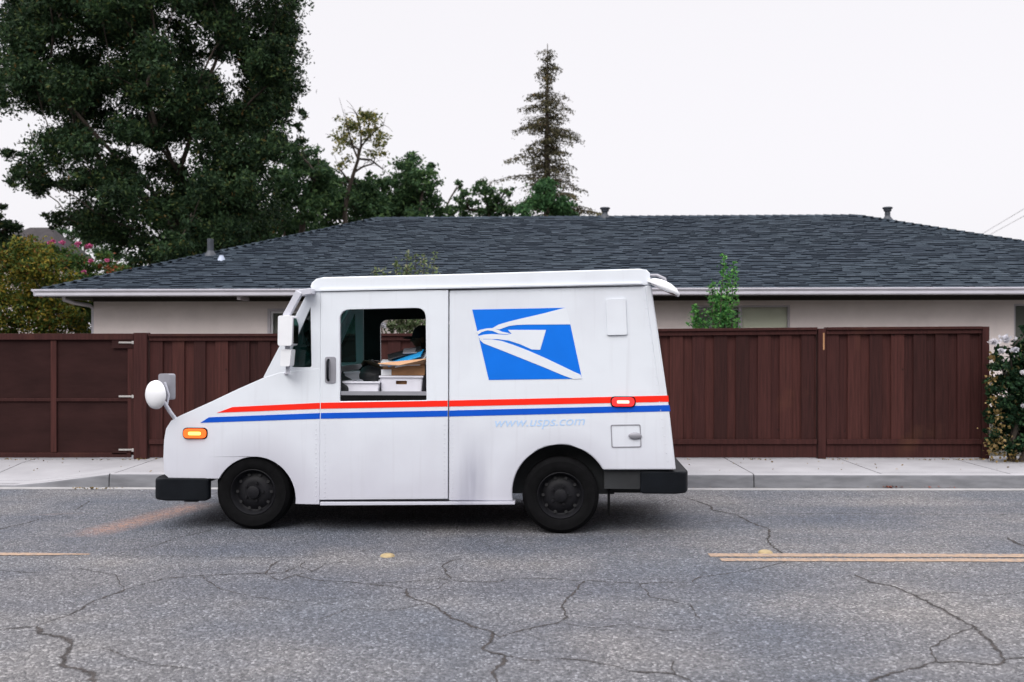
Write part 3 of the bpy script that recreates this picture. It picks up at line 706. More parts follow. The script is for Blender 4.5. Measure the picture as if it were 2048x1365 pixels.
def limb(b, p, q, r0, r1, sag=.1, seg=7, rs=None):
    rs = rs or rnd; p, q = Vector(p), Vector(q); L = (q-p).length; pts = []; off = Vector((0, 0, 0))
    for i in range(seg+1):
        t_ = i/seg; m_ = p.lerp(q, t_)
        m_ += Vector((0, 0, 1)) * L * sag * math.sin(math.pi*t_)
        if 0 < i < seg: off = off*.6 + Vector((rs.uniform(-1, 1), rs.uniform(-1, 1), rs.uniform(-1, 1))) * L*.025
        pts.append(m_ + (off if 0 < i < seg else Vector((0, 0, 0))))
    b.tube(pts, [r0 + (r1-r0)*i/seg for i in range(seg+1)], 7)
    return pts
def tree(name, label, cat, base, lobes, fork, tr, dens, size, m, bark, seed, group=None, sub=.26, asp=.5, droop=.2, twig=3, stems=1, hollow=.45, sq=(1, 1, .8)):
    """base/lobes/fork in world coordinates"""
    B = Vector(base); root = empty(name, base); rs = random.Random(seed)
    L = [(x-B.x, y-B.y, z-B.z, r_) for x, y, z, r_ in lobes]; Fk = Vector(fork) - B
    b = MB()
    nodes = []
    base_r = tr
    for s_ in range(stems):
        f2 = Fk + Vector((rs.uniform(-.5, .5), rs.uniform(-.5, .5), rs.uniform(-.4, .4))) * (0 if stems == 1 else 1)
        limb(b, (rs.uniform(-.1, .1)*(stems > 1), rs.uniform(-.1, .1)*(stems > 1), 0), f2, tr/stems**.4, tr/stems**.4*.75, 0, 7, rs)
        nodes.append([f2, -1, 0.0])
        lo_ = Vector((0, 0, 0)).lerp(f2, .6); nodes.append([lo_, -1, .4])
    ns = len(nodes)
    for l in sorted(L, key=lambda l: (Vector(l[:3]) - Fk).length):
        c = Vector(l[:3]); best = min(range(len(nodes)), key=lambda k: (nodes[k][0]-c).length + .55*nodes[k][2] + max(0, nodes[k][0].z - c.z)*1.2 + (9 if (nodes[k][0]-c).length < .15 else 0))
        nodes.append([c, best, nodes[best][2] + (nodes[best][0]-c).length, l[3]])
    cnt = [0]*len(nodes)
    for k in range(len(nodes)-1, ns-1, -1):
        cnt[k] += 1; cnt[nodes[k][1]] += cnt[k]
    tot = max(1, len(L)); rad = lambda k: max(.008, tr*.62*math.sqrt(max(cnt[k], .4)/tot))
    for k in range(ns, len(nodes)):
        c, par = nodes[k][0], nodes[k][1]; r0 = rad(k)*1.15; r1 = rad(k)*.8
        pts = limb(b, nodes[par][0], c, r0, r1, .03, 5, rs)
        for _ in range(twig):
            d_ = Vector((rs.gauss(0, 1), rs.gauss(0, 1), rs.gauss(.3, .8))).normalized() * nodes[k][3]*.8
            limb(b, pts[rs.choice((3, 4, 5))], c + d_, r1*.5, .006, .03, 4, rs)
    b.build('trunk', bark, root, smooth=60)
    quads('crown', lobepts(L, dens, seed, sub, hollow=hollow, sq=sq), size, m, root, seed, asp, droop)
    tag(root, label, cat, group); return root
def lob(px, py, rp, D, dd=0): 
    D2 = D + dd; return (X(px, D2), D2, Z(py, D2), rp / F * D2)

M['leaf_dark'] = leafmat('leaf_dark', [(0, (0.011, 0.024, 0.012)), (.5, (0.023, 0.049, 0.022)), (.85, (0.042, 0.080, 0.032)), (.97, (0.08, 0.11, 0.035)), (1, (0.10, 0.06, 0.02))], .2)
M['leaf_mid'] = leafmat('leaf_mid', [(0, (0.022, 0.050, 0.024)), (.6, (0.048, 0.100, 0.044)), (1, (0.10, 0.17, 0.06))], .25)
M['leaf_green'] = leafmat('leaf_green', [(0, (0.025, 0.065, 0.028)), (.6, (0.05, 0.125, 0.05)), (1, (0.09, 0.19, 0.07))], .3)
M['leaf_yellow'] = leafmat('leaf_yellow', [(0, (0.04, 0.065, 0.02)), (.5, (0.12, 0.14, 0.045)), (1, (0.32, 0.27, 0.09))], .3)
M['leaf_autumn'] = leafmat('leaf_autumn', [(0, (0.025, 0.055, 0.016)), (.4, (0.065, 0.10, 0.020)), (.7, (0.15, 0.145, 0.022)), (.92, (0.27, 0.20, 0.03)), (1, (0.16, 0.06, 0.03))], .25)
M['leaf_bush'] = leafmat('leaf_bush', [(0, (0.02, 0.055, 0.018)), (.5, (0.05, 0.11, 0.028)), (.85, (0.11, 0.15, 0.035)), (1, (0.17, 0.06, 0.03))], .25)
M['leaf_vine'] = leafmat('leaf_vine', [(0, (0.03, 0.10, 0.03)), (.5, (0.06, 0.21, 0.05)), (1, (0.19, 0.40, 0.11))], .35)
M['needle'] = leafmat('needle', [(0, (0.035, 0.034, 0.022)), (.5, (0.072, 0.068, 0.040)), (.9, (0.12, 0.11, 0.050)), (1, (0.13, 0.08, 0.045))], .15)
M['rose_leaf'] = leafmat('rose_leaf', [(0, (0.006, 0.018, 0.008)), (.6, (0.015, 0.042, 0.02)), (.9, (0.04, 0.09, 0.035)), (1, (0.16, 0.12, 0.05))], .15)
M['dry_leaf'] = leafmat('dry_leaf', [(0, (0.09, 0.065, 0.02)), (.5, (0.2, 0.14, 0.05)), (1, (0.34, 0.24, 0.11))], .2)
M['pink'] = leafmat('pink_petals', [(0, (0.40, 0.06, 0.17)), (1, (0.72, 0.20, 0.38))], .3)
M['redpet'] = leafmat('red_petals', [(0, (0.16, 0.03, 0.02)), (.5, (0.10, 0.07, 0.02)), (1, (0.38, 0.08, 0.05))], .3)
M['whitepet'] = leafmat('white_petals', [(0, (0.75, 0.72, 0.74)), (1, (0.9, 0.88, 0.9))], .3)

rs = random.Random(21)
# big dark tree
D = 27.0; big = []
outline = [(40,-160),(30,-60),(50,20),(25,90),(25,160),(40,215),(110,235),(80,262),(150,275),(60,305),(45,370),(130,370),(190,420),(130,440),(170,465),(260,490),(360,520),(480,520),(520,470),(545,420),(520,330),(560,315),(575,260),(585,170),(560,60),(570,-60),(520,-170),(300,-260)]
holes_ = [(205,285,22),(275,320,24),(370,290,26),(455,140,22),(470,180,24),(290,375,22),(160,395,20),(548,370,26),(120,250,24),(140,330,20),(250,215,20),(395,325,16),(60,268,22), (500,60,14),(320,60,12),(110,120,16),(230,120,12)]
def inside(x, y, poly):
    c = False; n = len(poly)
    for i in range(n):
        x1, y1 = poly[i]; x2, y2 = poly[(i+1) % n]
        if (y1 > y) != (y2 > y) and x < (x2-x1)*(y-y1)/(y2-y1) + x1: c = not c
    return c
tries = 0
while len(big) < 330 and tries < 20000:
    tries += 1
    x_, y_ = rs.uniform(0, 610), rs.uniform(-240, 530); r_ = rs.uniform(26, 52)
    if not inside(x_, y_, outline): continue
    if any(math.hypot(x_-h[0], y_-h[1]) < h[2]*.8 + r_*.5 for h in holes_): continue
    hw = 4.2 * math.sqrt(max(.05, 1 - ((x_-305)/330)**2)); big.append(lob(x_, y_, r_, D, rs.uniform(-hw, hw)))
for x_, y_, r_ in ((62,330,30),(92,360,30),(42,352,26),(112,328,26),(75,378,22),(140,432,26),(112,436,20),(165,452,26),(250,480,40),(220,462,30),(290,500,34),(330,520,34),(265,525,26),(20,150,20),(12,205,14),(30,60,20),(18,310,20),(22,360,18),(595,140,12),(600,285,16),(598,225,14),(588,60,14),(8,180,12),(110,450,14),(90,432,10),(580,15,14),(140,180,26),(595,255,14)): big.append(lob(x_, y_, r_, D, rs.uniform(-2, 2)))
tree('broadleaf_tree', 'huge dark green broadleaf tree towering behind the left end of the house', 'tree', (X(325, D), D, 0.1), big,
     (X(330, D), D, 4.6), .28, 4200, .115, M['leaf_dark'], M['bark'], 5, sub=.27, asp=.42, droop=.5, twig=3, stems=4, hollow=.2)
# middle trees
def row(name, label, lobes, D, base_px, m, seed, dens=2300, size=.17, cat='tree', group='trees behind the house roof', sub=.24):
    L = [lob(px, py, rp, D, rs.uniform(-1.5, 1.5)) for px, py, rp in lobes]
    return tree(name, label, cat, (X(base_px, D), D, .1), L, (X(base_px, D), D, 4.0), .22, dens, size, m, M['bark'], seed, group, sub=sub, asp=.5, hollow=.25)
row('broadleaf_tree', 'mid green tree touching the right edge of the huge dark tree', [(612,318,30),(635,330,20),(650,360,26),(600,330,34),(575,380,44),(635,350,30),(560,440,45),(610,410,44),(520,470,46),(470,500,40),(590,300,14),(640,385,34),(555,350,25)], 36, 590, M['leaf_mid'], 31)
row('broadleaf_tree', 'dense green tree rising over the left end of the ridge, under the thin tree', [(640,345,26),(665,372,28),(725,385,26),(765,372,24),(745,352,14),(690,400,36),(660,420,38),(715,430,36),(740,380,30),(700,375,22),(650,455,40),(750,420,36),(675,365,12),(605,470,40)], 39, 700, M['leaf_mid'], 32)
row('broadleaf_tree', 'tall rounded green tree left of the gap in the skyline', [(815,345,32),(850,365,32),(790,380,36),(830,400,40),(770,410,34),(855,410,30),(822,315,16),(862,335,14),(885,425,18),(800,430,40),(838,430,30)], 41, 820, M['leaf_mid'], 33)
row('broadleaf_tree', 'small open green tree between the skyline gap and the conifer', [(925,395,20),(965,385,24),(1000,400,26),(940,420,26),(980,425,28),(905,420,18),(920,372,10),(965,362,12),(1015,380,12),(1012,420,20),(880,432,16)], 44, 965, M['leaf_mid'], 34, dens=1700)
row('broadleaf_tree', 'bright green round tree at the foot of the conifer', [(1090,385,26),(1070,410,28),(1110,410,28),(1095,365,16),(1050,425,20),(1130,420,22),(1040,418,12)], 44, 1090, M['leaf_green'], 35, dens=2300)
# thin sparse tree
D = 38; root = empty('sparse_tree', (X(695, D), D, .1)); bx = MB(); A = lambda px, py, dd=0: Vector((X(px, D+dd)-X(695, D), dd, Z(py, D+dd)-.1))
bx.tube([(0, 0, 0), A(690, 420), A(697, 380), A(708, 345), A(716, 320), A(718, 300)], [.13, .09, .08, .07, .06, .05], 8)
ends = []
for p in ([A(716, 320), A(722, 295), A(735, 270), A(740, 240)], [A(716, 318), A(705, 295), A(700, 265), A(690, 245)], [A(718, 300), A(730, 285), A(755, 265), A(770, 255)],
          [A(708, 345), A(725, 332), A(745, 325), A(752, 318)], [A(700, 365), A(685, 345), A(672, 330)], [A(718, 300), A(700, 288), A(680, 272)], [A(722, 295), A(722, 265), A(718, 235)], [A(716,318), A(740,318), A(765,338)]):
    p = [q + Vector((0, rs.uniform(-1, 1), 0))*(i/3) for i, q in enumerate(p)]; bx.tube(p, [.045, .035, .025, .015][:len(p)], 6); ends += p[1:]
    for q in p[1:]:
        for k in range(4):
            e = q + Vector((rs.gauss(0, .35), rs.gauss(0, .4), rs.gauss(.1, .3))); bx.tube([q, q.lerp(e, .5) + Vector((0, 0, .05)), e], [.012, .008, .005], 5)
bx.build('trunk', M['bark'], root, smooth=60)
SL = [(735,235,15),(695,262,15),(757,282,14),(685,290,14),(700,318,10),(765,312,10),(672,272,9),(775,270,7),(740,305,9),(678,330,9),(740,240,14),(725,235,12),(700,245,12),(690,262,12),(745,262,12),(730,262,14),(710,255,10),(755,285,10),(700,280,12),(685,280,8),(742,230,10),(765,270,9),(735,280,8),(722,225,8),(672,305,6),(755,305,6),(680,240,6),(768,290,7)]
SLW = [(a.x-X(695, D), a.y-D, a.z-.1, r_) for (a, r_) in ((Vector(lob(px, py, rp, D, rs.uniform(-.9, .9))[:3]), rp/F*D) for px, py, rp in SL)]
quads('crown', lobepts(SLW, 1250, 8, .55, hollow=.5), .15, M['leaf_yellow'], root, 8)
tag(root, 'thin sparse yellow-green tree with a bare forked trunk rising above the others', 'tree')
# conifer
D = 46; cx = X(1095, D); root = empty('conifer', (cx, D, .1)); bx = MB(); ht = Z(88, D) - .1; h0 = Z(470, D) - .1
bx.tube([(0, 0, 0), (.02, 0, ht*.35), (-.03, 0, ht*.7), (0, 0, ht)], [.26, .22, .12, .015], 8)
cp = []; rr = random.Random(4)
z = h0
while z < ht - .15:
    tier = rr.uniform(.62, 1.15); f = (ht - z) / (ht - h0); nb = rr.choice((3, 4, 5, 6)) if f > .1 else 3
    for k in range(nb):
        th = rr.uniform(0, 6.283); Lb = (.16 + 2.65 * f ** .80) * rr.uniform(.45, 1.1) * tier
        if rr.random() < .10: Lb *= 1.3
        dz = -.04*Lb; dx, dy = math.cos(th), math.sin(th)
        pts = []
        for i in range(6):
            t_ = i/5; pts.append(Vector((dx*Lb*t_, dy*Lb*t_, z + Lb*(.16*math.sin(t_*2.2) - .22*t_) )))
        bx.tube(pts, [.028*f+.010 - (.024*f+.006)*i/5 for i in range(6)], 5)
        nn = int(72*Lb * (1.0 if rr.random() > .25 else .3))
        for i in range(nn):
            t_ = rr.uniform(.10, 1.0); j = t_*5; a = pts[min(4, int(j))].lerp(pts[min(5, int(j)+1)], j-int(j))
            sd = Vector((-dy, dx, 0)) * rr.gauss(0, .10 + .12*Lb*(1-t_)); cp.append(a + sd + Vector((rr.gauss(0, .05), rr.gauss(0, .05), -abs(rr.gauss(0, .10)))))
    z += .17 * rr.uniform(.6, 1.4)
bx.build('trunk', M['bark'], root, smooth=60)
quads('crown', np.array([tuple(p) for p in cp]), .15, M['needle'], root, 3, asp=.34, droop=.4)
tag(root, 'tall ragged brownish conifer tapering to a point above the roof', 'tree')
# left side: autumn bush, flowering bush, dark tree at the edge, neighbour's roof
def shrub(name, label, cat, lobes, D, base_px, m, seed, dens, size, group=None, dd=.6, base_z=.145, stem=.05, sub=.25, hollow=.2, asp=.55):
    r2 = random.Random(seed); L = [lob(px, py, rp, D, r2.uniform(-dd, dd)) for px, py, rp in lobes]
    return tree(name, label, cat, (X(base_px, D), D, base_z), L, (X(base_px, D), D, base_z + .7), stem, dens, size, m, M['bark'], seed, group, sub=sub, asp=asp, stems=3, hollow=hollow, twig=2)
ab = shrub('bush', 'yellow and green autumn bush filling the left edge above the gate', 'bush',
      [(60,500,34),(20,520,34),(95,530,36),(40,560,44),(90,585,40),(10,590,36),(60,620,44),(110,625,38),(20,650,40),(90,660,36),(140,590,34),(140,640,34),(-30,560,40),(-20,640,40),(55,540,30),(120,560,30)], 20.2, 60, M['leaf_autumn'], 41, 9500, .075, dd=.9)
fb = shrub('flowering_shrub', 'green flowering shrub with pink blooms between the autumn bush and the house', 'bush',
      [(225,540,26),(250,548,20),(205,515,20),(110,500,20),(140,515,26),(165,530,28),(190,545,26),(150,560,30),(210,560,22),(180,585,30),(165,620,32),(165,650,32),(230,550,16),(130,530,24),(90,498,12),(195,620,30),(215,600,30),(205,655,28), (240,600,24)], 21.6, 170, M['leaf_bush'], 42, 8000, .07, dd=.7)
def blossoms(parent, spots, D, m, name, seed, size=.05, n=60, one=False):
    bl = parent.location; r_ = np.random.default_rng(seed)
    if one:
        c = np.concatenate([np.array([X(px, D)-bl.x, D-bl.y, Z(py, D)-bl.z]) + r_.normal(size=(n, 3))*rp/F*D*.5 for px, py, rp in spots])
        o = quads('dry_leaves', c, size, m, parent, seed, asp=.9); o['kind'] = 'stuff'; return
    for q_, (px, py, rp) in enumerate(spots):
        p = np.array([X(px, D)-bl.x, D-bl.y, Z(py, D)-bl.z]); quads(name, p + r_.normal(size=(n, 3))*rp/F*D*.36*np.array([1.2, 1, .8]), size, m, parent, seed+q_, asp=.9)
blossoms(fb, [(100,486,5),(106,483,4),(124,485,5),(156,488,6),(176,494,6),(180,492,5),(182,522,4),(214,521,4),(168,544,4)], 20.9, M['pink'], 'blossom', 3)
blossoms(fb, [(230,537,8),(240,545,8),(248,538,5),(222,545,7),(262,540,5),(200,532,4),(215,536,5)], 21.0, M['redpet'], 'blossom', 4, n=40)
row('broadleaf_tree', 'dark tree cut off by the left edge beside the neighbouring roof', [(10,460,26),(-15,430,26),(25,490,24),(-20,490,36),(0,410,12),(30,450,14)], 30, -10, M['leaf_dark'], 44, dens=3800, size=.12, group=None)
row('broadleaf_tree', 'low green tree filling the gap behind the neighbouring roof', [(95,470,16),(125,470,18),(150,475,20),(80,465,12),(180,480,24),(130,500,30),(220,500,30),(60,500,24)], 48, 120, M['leaf_mid'], 45, dens=1500, size=.18, group=None)
D = 34; nb = empty('neighbouring_house', (X(60, D), D, .1)); b = MB()
ex0, ex1 = X(-80, D)-X(60, D), X(112, D)-X(60, D); ridz = Z(445, D)-.1; evz = Z(505, D)-.1
b.add([(X(15,D)-X(60,D), 1.6, ridz), (X(60, D)-X(60, D), 1.6, ridz), (ex0, 0, evz), (ex1, 0, evz), (ex1, 3.2, evz), (ex0, 3.2, evz)], [(0,2,3,1), (1,3,4), (1,4,5,0), (0,5,2), (2,5,4,3)])
b.build('roof', mat('old_shingles', (0.028, 0.023, 0.025), .9, var=.3, vscale=6), nb)
b = MB(); gx, gz_ = X(52, D)-X(60, D), Z(475, D)-.1
b.add([(gx, -.5, gz_), (gx-.75, -.5, gz_-.45), (gx+.75, -.5, gz_-.45), (gx, 1.4, gz_), (gx-.75, 1.4, gz_-.45), (gx+.75, 1.4, gz_-.45)], [(0,1,4,3), (0,3,5,2)])
b.build('gable', mat('gable_trim', (0.05, 0.04, 0.042), .8), nb)
b = MB(); b.add([(gx-.65, -.3, gz_-.45), (gx+.65, -.3, gz_-.45), (gx, -.3, gz_-.04)], [(0, 1, 2)]); b.build('gable_wall', M['dark'], nb)
b = MB(); b.box(ex0+.4, ex1-.4, .4, 2.9, 0, evz-.002); b.build('wall', M['stucco'], nb)
tag(nb, 'distant neighbouring house with grey-brown roof behind the autumn bush', 'house')
# climbing plant in front of the window
D = 13.6
def shoots(name, label, cat, D, base_px, stems, m, seed, size, n_per, bush=(), bdens=0, sigma=.05, group=None):
    root = empty(name, (X(base_px, D), D, .145)); r2 = random.Random(seed); b = MB(); cen = []
    for px0, px1, pyt in stems:
        dd = r2.uniform(-.12, .12); p0 = Vector((X(base_px, D)*.0 + (X(px0, D)-X(base_px, D))*.5, dd*.5, 0)); pm = Vector((X(px0, D)-X(base_px, D), dd, Z(660, D)-.145)); p1 = Vector((X(px1, D)-X(base_px, D), dd*1.3, Z(pyt, D)-.145))
        b.tube([p0, p0.lerp(pm, .6)+Vector((.03, 0, 0)), pm, pm.lerp(p1, .5)+Vector((r2.uniform(-.02, .02), 0, 0)), p1], [.014, .011, .009, .006, .003], 6)
        for i in range(n_per):
            t_ = r2.random()**.9; c = pm.lerp(p1, t_); s_ = sigma * (1.35 - .95*t_)
            cl = r2.uniform(.6, 1.2)
            cen.append(c + Vector((r2.gauss(0, s_), r2.gauss(0, s_), r2.gauss(0, s_*.6))))
    b.build('stem', M['bark'], root, smooth=60)
    arr = np.array([tuple(c) for c in cen])
    if bush:
        L = [(a-X(base_px, D), c-D, z-.145, r_) for a, c, z, r_ in (lob(px, py, rp, D, r2.uniform(-.15, .15)) for px, py, rp in bush)]
        arr = np.concatenate([arr, lobepts(L, bdens, seed, .3, hollow=.1)])
    quads('foliage', arr, size, m, root, seed, asp=.6)
    tag(root, label, cat, group); return root
shoots('climbing_plant', 'bright green leafy shoots climbing in front of the window above the fence', 'plant', 13.6, 1440,
       [(1437, 1446, 508), (1462, 1466, 525), (1430, 1428, 560), (1391, 1388, 612), (1450, 1456, 545), (1445, 1440, 590)], M['leaf_vine'], 51, .05, 190,
       [(1405,642,14),(1425,630,14),(1440,620,16),(1460,625,13),(1390,650,10),(1450,645,16),(1420,655,18),(1465,650,12),(1435,600,9),(1460,595,9),(1440,690,40),(1400,690,30)], 5200, .055)
sp = shoots('garden_shrub', 'leggy pale green shrub showing over the truck roof against the shingles', 'plant', 14.0, 800,
       [(812, 812, 503), (800, 793, 520), (840, 850, 512), (855, 870, 508), (830, 832, 506), (752, 752, 535), (765, 768, 538), (800, 815, 530)], leafmat('leaf_pale', [(0, (0.07, 0.10, 0.045)), (.6, (0.13, 0.18, 0.08)), (1, (0.26, 0.26, 0.16))], .3), 52, .055, 120,
       [(800,640,24),(820,650,22),(840,645,24),(780,655,18),(860,650,24),(880,640,26),(830,600,26),(790,610,22),(860,600,24),(830,680,40),(900,660,26)], 6500, .07)
blossoms(sp, [(764,648,5),(768,653,4)], 13.6, M['whitepet'], 'blossom', 9, .045, 40)
# rose bush right of the fence
rb = shrub('rose_bush', 'dark rose bush with white blooms at the right end of the fence', 'bush',
      [(1984,735,13),(1983,780,14),(1983,825,14),(1984,865,14),(1990,715,12),(1986,760,14),(1988,800,14),(1990,840,16),(1988,880,14),(2015,760,20),(2015,800,20),(2018,850,22),(2045,830,26),(2045,740,22),(1998,700,12),(2020,705,16),(2040,690,18),(2000,730,20),(2030,740,26),(2005,770,22),(2040,780,30),(2000,810,20),(2030,830,30),(2010,860,24),(2045,880,30),(2000,890,16),(2070,720,40),(2080,800,50),(2080,870,40),(2025,890,22),(2110,760,50),(2055,660,10)], 11.9, 2030, M['rose_leaf'], 61, 30000, .05, dd=.25, hollow=.1)
blossoms(rb, [(1987,684,10),(2012,678,11),(2030,700,6),(2003,702,5),(2048,745,4),(2046,812,2)], 11.6, M['whitepet'], 'rose_bloom', 11, .04, 90)
blossoms(rb, [(1985,800,14),(1990,830,16),(1984,760,14),(1992,860,20),(1988,885,20),(1984,905,12),(2000,906,22),(2022,910,16),(2000,870,22),(1986,720,10)], 11.75, M['dry_leaf'], 'dry_leaf_clump', 12, .035, 34, one=True)
# unseen row of trees, added behind the camera to block the low sky
r6 = random.Random(77); D = -9.0
Lo = [(r6.uniform(-3.4, 3.4), D + r6.uniform(-1.5, 1.5), r6.uniform(1.2, 6.6), r6.uniform(.8, 1.4)) for _ in range(46)]
ot = tree('broadleaf_tree', 'unseen tree added behind the camera to block the low sky', 'tree', (0, D, .1), Lo, (0, D, 1.8), .2, 110, .42, M['leaf_dark'], M['bark'], 71, 'unseen trees added behind the camera', hollow=.3, twig=0)
for kx in (-27, -20.5, -13.5, -7, 7, 13.5, 20, 27):
    o2 = ot.copy(); C.objects.link(o2); o2.location.x = kx; o2.location.y = D + r6.uniform(-.8, .8); o2.rotation_euler.z = r6.uniform(0, 6)
    for ch_ in ot.children:
        c2 = ch_.copy(); C.objects.link(c2); c2.parent = o2
# fallen leaves
lf = []; r_ = random.Random(9)
def scat(px, py, sx_, sy_, n, z):
    gx, gy = ground(px, py, z)
    for _ in range(n): lf.append((gx + r_.gauss(0, sx_), gy + r_.gauss(0, sy_), z + .008 + r_.random()*.012))
scat(1822, 976, .16, .012, 110, .006); scat(1780, 977, .05, .01, 20, .006); scat(1890, 977, .1, .01, 8, .006)
lr = quads('fallen_leaves', np.array(lf), .035, leafmat('fallen_red', [(0, (0.10, 0.03, 0.025)), (1, (0.3, 0.10, 0.07))], .1), None, 5, flat=.6)
tag(lr, 'reddish fallen leaves drifted in the gutter on the right', 'fallen leaves', kind='stuff')
lf = []
for px in (20, 60, 130, 205, 262, 290, 1355, 1500, 1515, 1520, 1660, 1680, 1830, 1860, 1905, 1930, 1960, 1960, 1945): scat(px, 921, .08, .02, 9, .15)
for _ in range(60): scat(r_.uniform(0, 2048), r_.uniform(921, 946), .02, .02, 1, .15)
for px in (180, 205, 185): scat(px, 979, .12, .01, 14, .006)
for _ in range(25): scat(r_.uniform(0, 2048), 977, .02, .01, 1, .006)
tag(quads('fallen_leaves', np.array(lf), .03, M['dry_leaf'], None, 6, flat=.6), 'scattered dry leaves along the foot of the fence and on the pavement', 'fallen leaves', kind='stuff')
# power lines
for k, (y0, y1, lab) in enumerate(((478, 417, 'upper thin power line crossing the sky at the right edge'), (487, 432, 'lower thin power line crossing the sky at the right edge'))):
    b = MB(); D0, D1 = 75, 55; p = Vector((X(1948, D0), D0, Z(y0, D0))); q = Vector((X(2060, D1), D1, Z(y1-6, D1)))
    q2 = q + (q-p)*1.5
    b.tube([p + (q2-p)*i/10 - Vector((0, 0, .5*math.sin(math.pi*i/10)))*0 for i in range(11)], .014, 5)
    tag(b.build('power_line', mat('wire', (.25, .24, .25), .6)), lab, 'power line', 'power lines at the right edge')

# ------------------------------------------------------------ the mail truck
VO = Vector((-0.88, 8.245, 0.0)); VA = math.atan2(-.15, 2.56)
V = empty('mail_truck', VO, VA)
W = 1.84; CXF = None
cV, sV = math.cos(VA), math.sin(VA)
TILT = .045
def yin(x, z, front=False):
    y = TILT * max(z - .3, -0.3) / 1.8
    if front: y += .055 * (XD - x)
    return y
def S(px, py, yp=None, front=False, off=0.0):
    """photo position -> (x, z) on the near side skin (or on plane y=yp) of the truck"""
    c = Vector((0, 0, CAMZ)) - VO; d_ = Vector(((px-1024)/F, 1, (HY-py)/F))
    rl = lambda v: Vector((cV*v.x + sV*v.y, -sV*v.x + cV*v.y, v.z))
    c, d_ = rl(c), rl(d_); y = 0.0 if yp is None else yp; 
    for _ in range(6):
        t_ = (y - c.y) / d_.y; p = c + d_*t_
        if yp is None: y = yin(p.x, p.z, front) + off
    return (p.x, p.z)
XD = 0.0; XD = S(640, 800)[0]
def near(a, b_, front=False):    # face functions between offsets a..b from the near skin
    return (lambda u, v: (u, yin(u, v, front) + a, v)), (lambda u, v: (u, yin(u, v, front) + b_, v))
def far(a, b_, front=False):
    return (lambda u, v: (u, W - yin(u, v, front) - a, v)), (lambda u, v: (u, W - yin(u, v, front) - b_, v))
def rrect(pts, r, n=5):
    out = []; k = len(pts)
    for i in range(k):
        p0, p1, p2 = (Vector(pts[(i-1) % k]), Vector(pts[i]), Vector(pts[(i+1) % k])); rr_ = r[i] if hasattr(r, '__len__') else r
        if rr_ == 0: out.append(tuple(p1)); continue
        a = p1 + (p0-p1).normalized()*rr_; c = p1 + (p2-p1).normalized()*rr_
        for j in range(n+1):
            t_ = j/n; out.append(tuple(a*(1-t_)**2 + p1*2*t_*(1-t_) + c*t_*t_))
    return out
def arc(cx_, cz, r, a0, a1, n=22): return [(cx_ + r*math.cos(a0+(a1-a0)*i/n), cz + r*math.sin(a0+(a1-a0)*i/n)) for i in range(n+1)]
fwx, fwz = S(507, 1000); rwx, rwz = S(1121, 987)
FR_, RR_ = .355, .398
# --- front body: nose, bonnet, wings, one volume with the arch cut through
zb1 = S(600, 1009)[1]; zb0 = S(380, 957, front=True)[1]
a1 = math.asin((zb1 - fwz)/FR_); a0 = math.pi - math.asin((zb0 - fwz)/FR_)
fo = [S(640, 1009)] + arc(fwx, fwz, FR_, a1, a0) + [S(338, 957, front=True), S(328, 948, front=True), S(326.5, 915, front=True), S(328, 880, front=True), S(332, 858, front=True), S(342, 842, front=True), S(360, 832, front=True), S(420, 805, front=True), S(475, 779, front=True), S(527, 756, front=True), S(560, 746, front=True), S(600, 741, front=True), (XD, S(640, 737)[1])]
fo[0] = (XD, zb1)
b = MB(); b.prism(fo, [], near(0, 0, True)[0], far(0, 0, True)[0])
body = b.build('front_body', M['paint'], V, bevel=.055, seg=4)
# --- cab corners with quarter windows
qo = [S(556, 762, front=True), S(560, 745, front=True), S(613, 600, front=True), S(622, 584, front=True), (XD-.001, S(640, 583)[1]), (XD-.001, S(640, 756)[1])]
qh = rrect([S(583, 735, front=True), S(583, 700, front=True), S(621, 614, front=True), S(623, 735, front=True)], [.02, .02, .01, .02], 3)
for fn in (near, far):
    b = MB(); b.prism(qo, [qh], *fn(0.002, .032, True)); q = b.build('cab_corner', M['paint'], V, bevel=.003)
    b = MB(); b.prism(qh, [], *fn(.014, .019, True)); b.build('quarter_glass', M['autoglass'], q)
# pillar + windscreen
wsb = S(531, 757, front=True); wst = S(617, 592, front=True)
b = MB()
def wsl(u, v, o=0):   # u across 0..1, v up 0..1
    x = wsb[0] + (wst[0]-wsb[0])*v; z = wsb[1] + (wst[1]-wsb[1])*v; ya = yin(x, z, True) + .004; yb = W - ya
    n = Vector((-(wst[1]-wsb[1]), wst[0]-wsb[0])).normalized()
    return (x + n.x*o, ya + (yb-ya)*u, z + n.y*o)
b.prism([(0, 0), (1, 0), (1, 1), (0, 1)], [rrect([(.05, .07), (.95, .07), (.95, .93), (.05, .93)], .04)], lambda u, v: wsl(u, v, -.01), lambda u, v: wsl(u, v, .022))
ws = b.build('windscreen_frame', M['paint'], V, bevel=.004)
b = MB(); b.prism(rrect([(.04, .06), (.96, .06), (.96, .94), (.04, .94)], .04), [], lambda u, v: wsl(u, v, .004), lambda u, v: wsl(u, v, .009)); b.build('windscreen', M['autoglass'], ws)
for u0 in (.2, .6):
    b = MB(); b.tube([wsl(u0, .05, .035), wsl(u0+.16, .3, .035), wsl(u0+.3, .42, .03)], .009, 6)
    b.build('wiper', M['bumper'], ws)
# filler between windscreen base and side at the belt, near and far triangles
tri = [S(529, 766, front=True), S(529, 755, front=True), S(617, 590, front=True), S(615, 605, front=True), S(566, 743, front=True), S(566, 760, front=True)]
for fn in (near, far):
    b = MB(); b.prism(tri, [], *fn(.004, .05, True)); b.build('windscreen_pillar', M['paint'], V, bevel=.006)
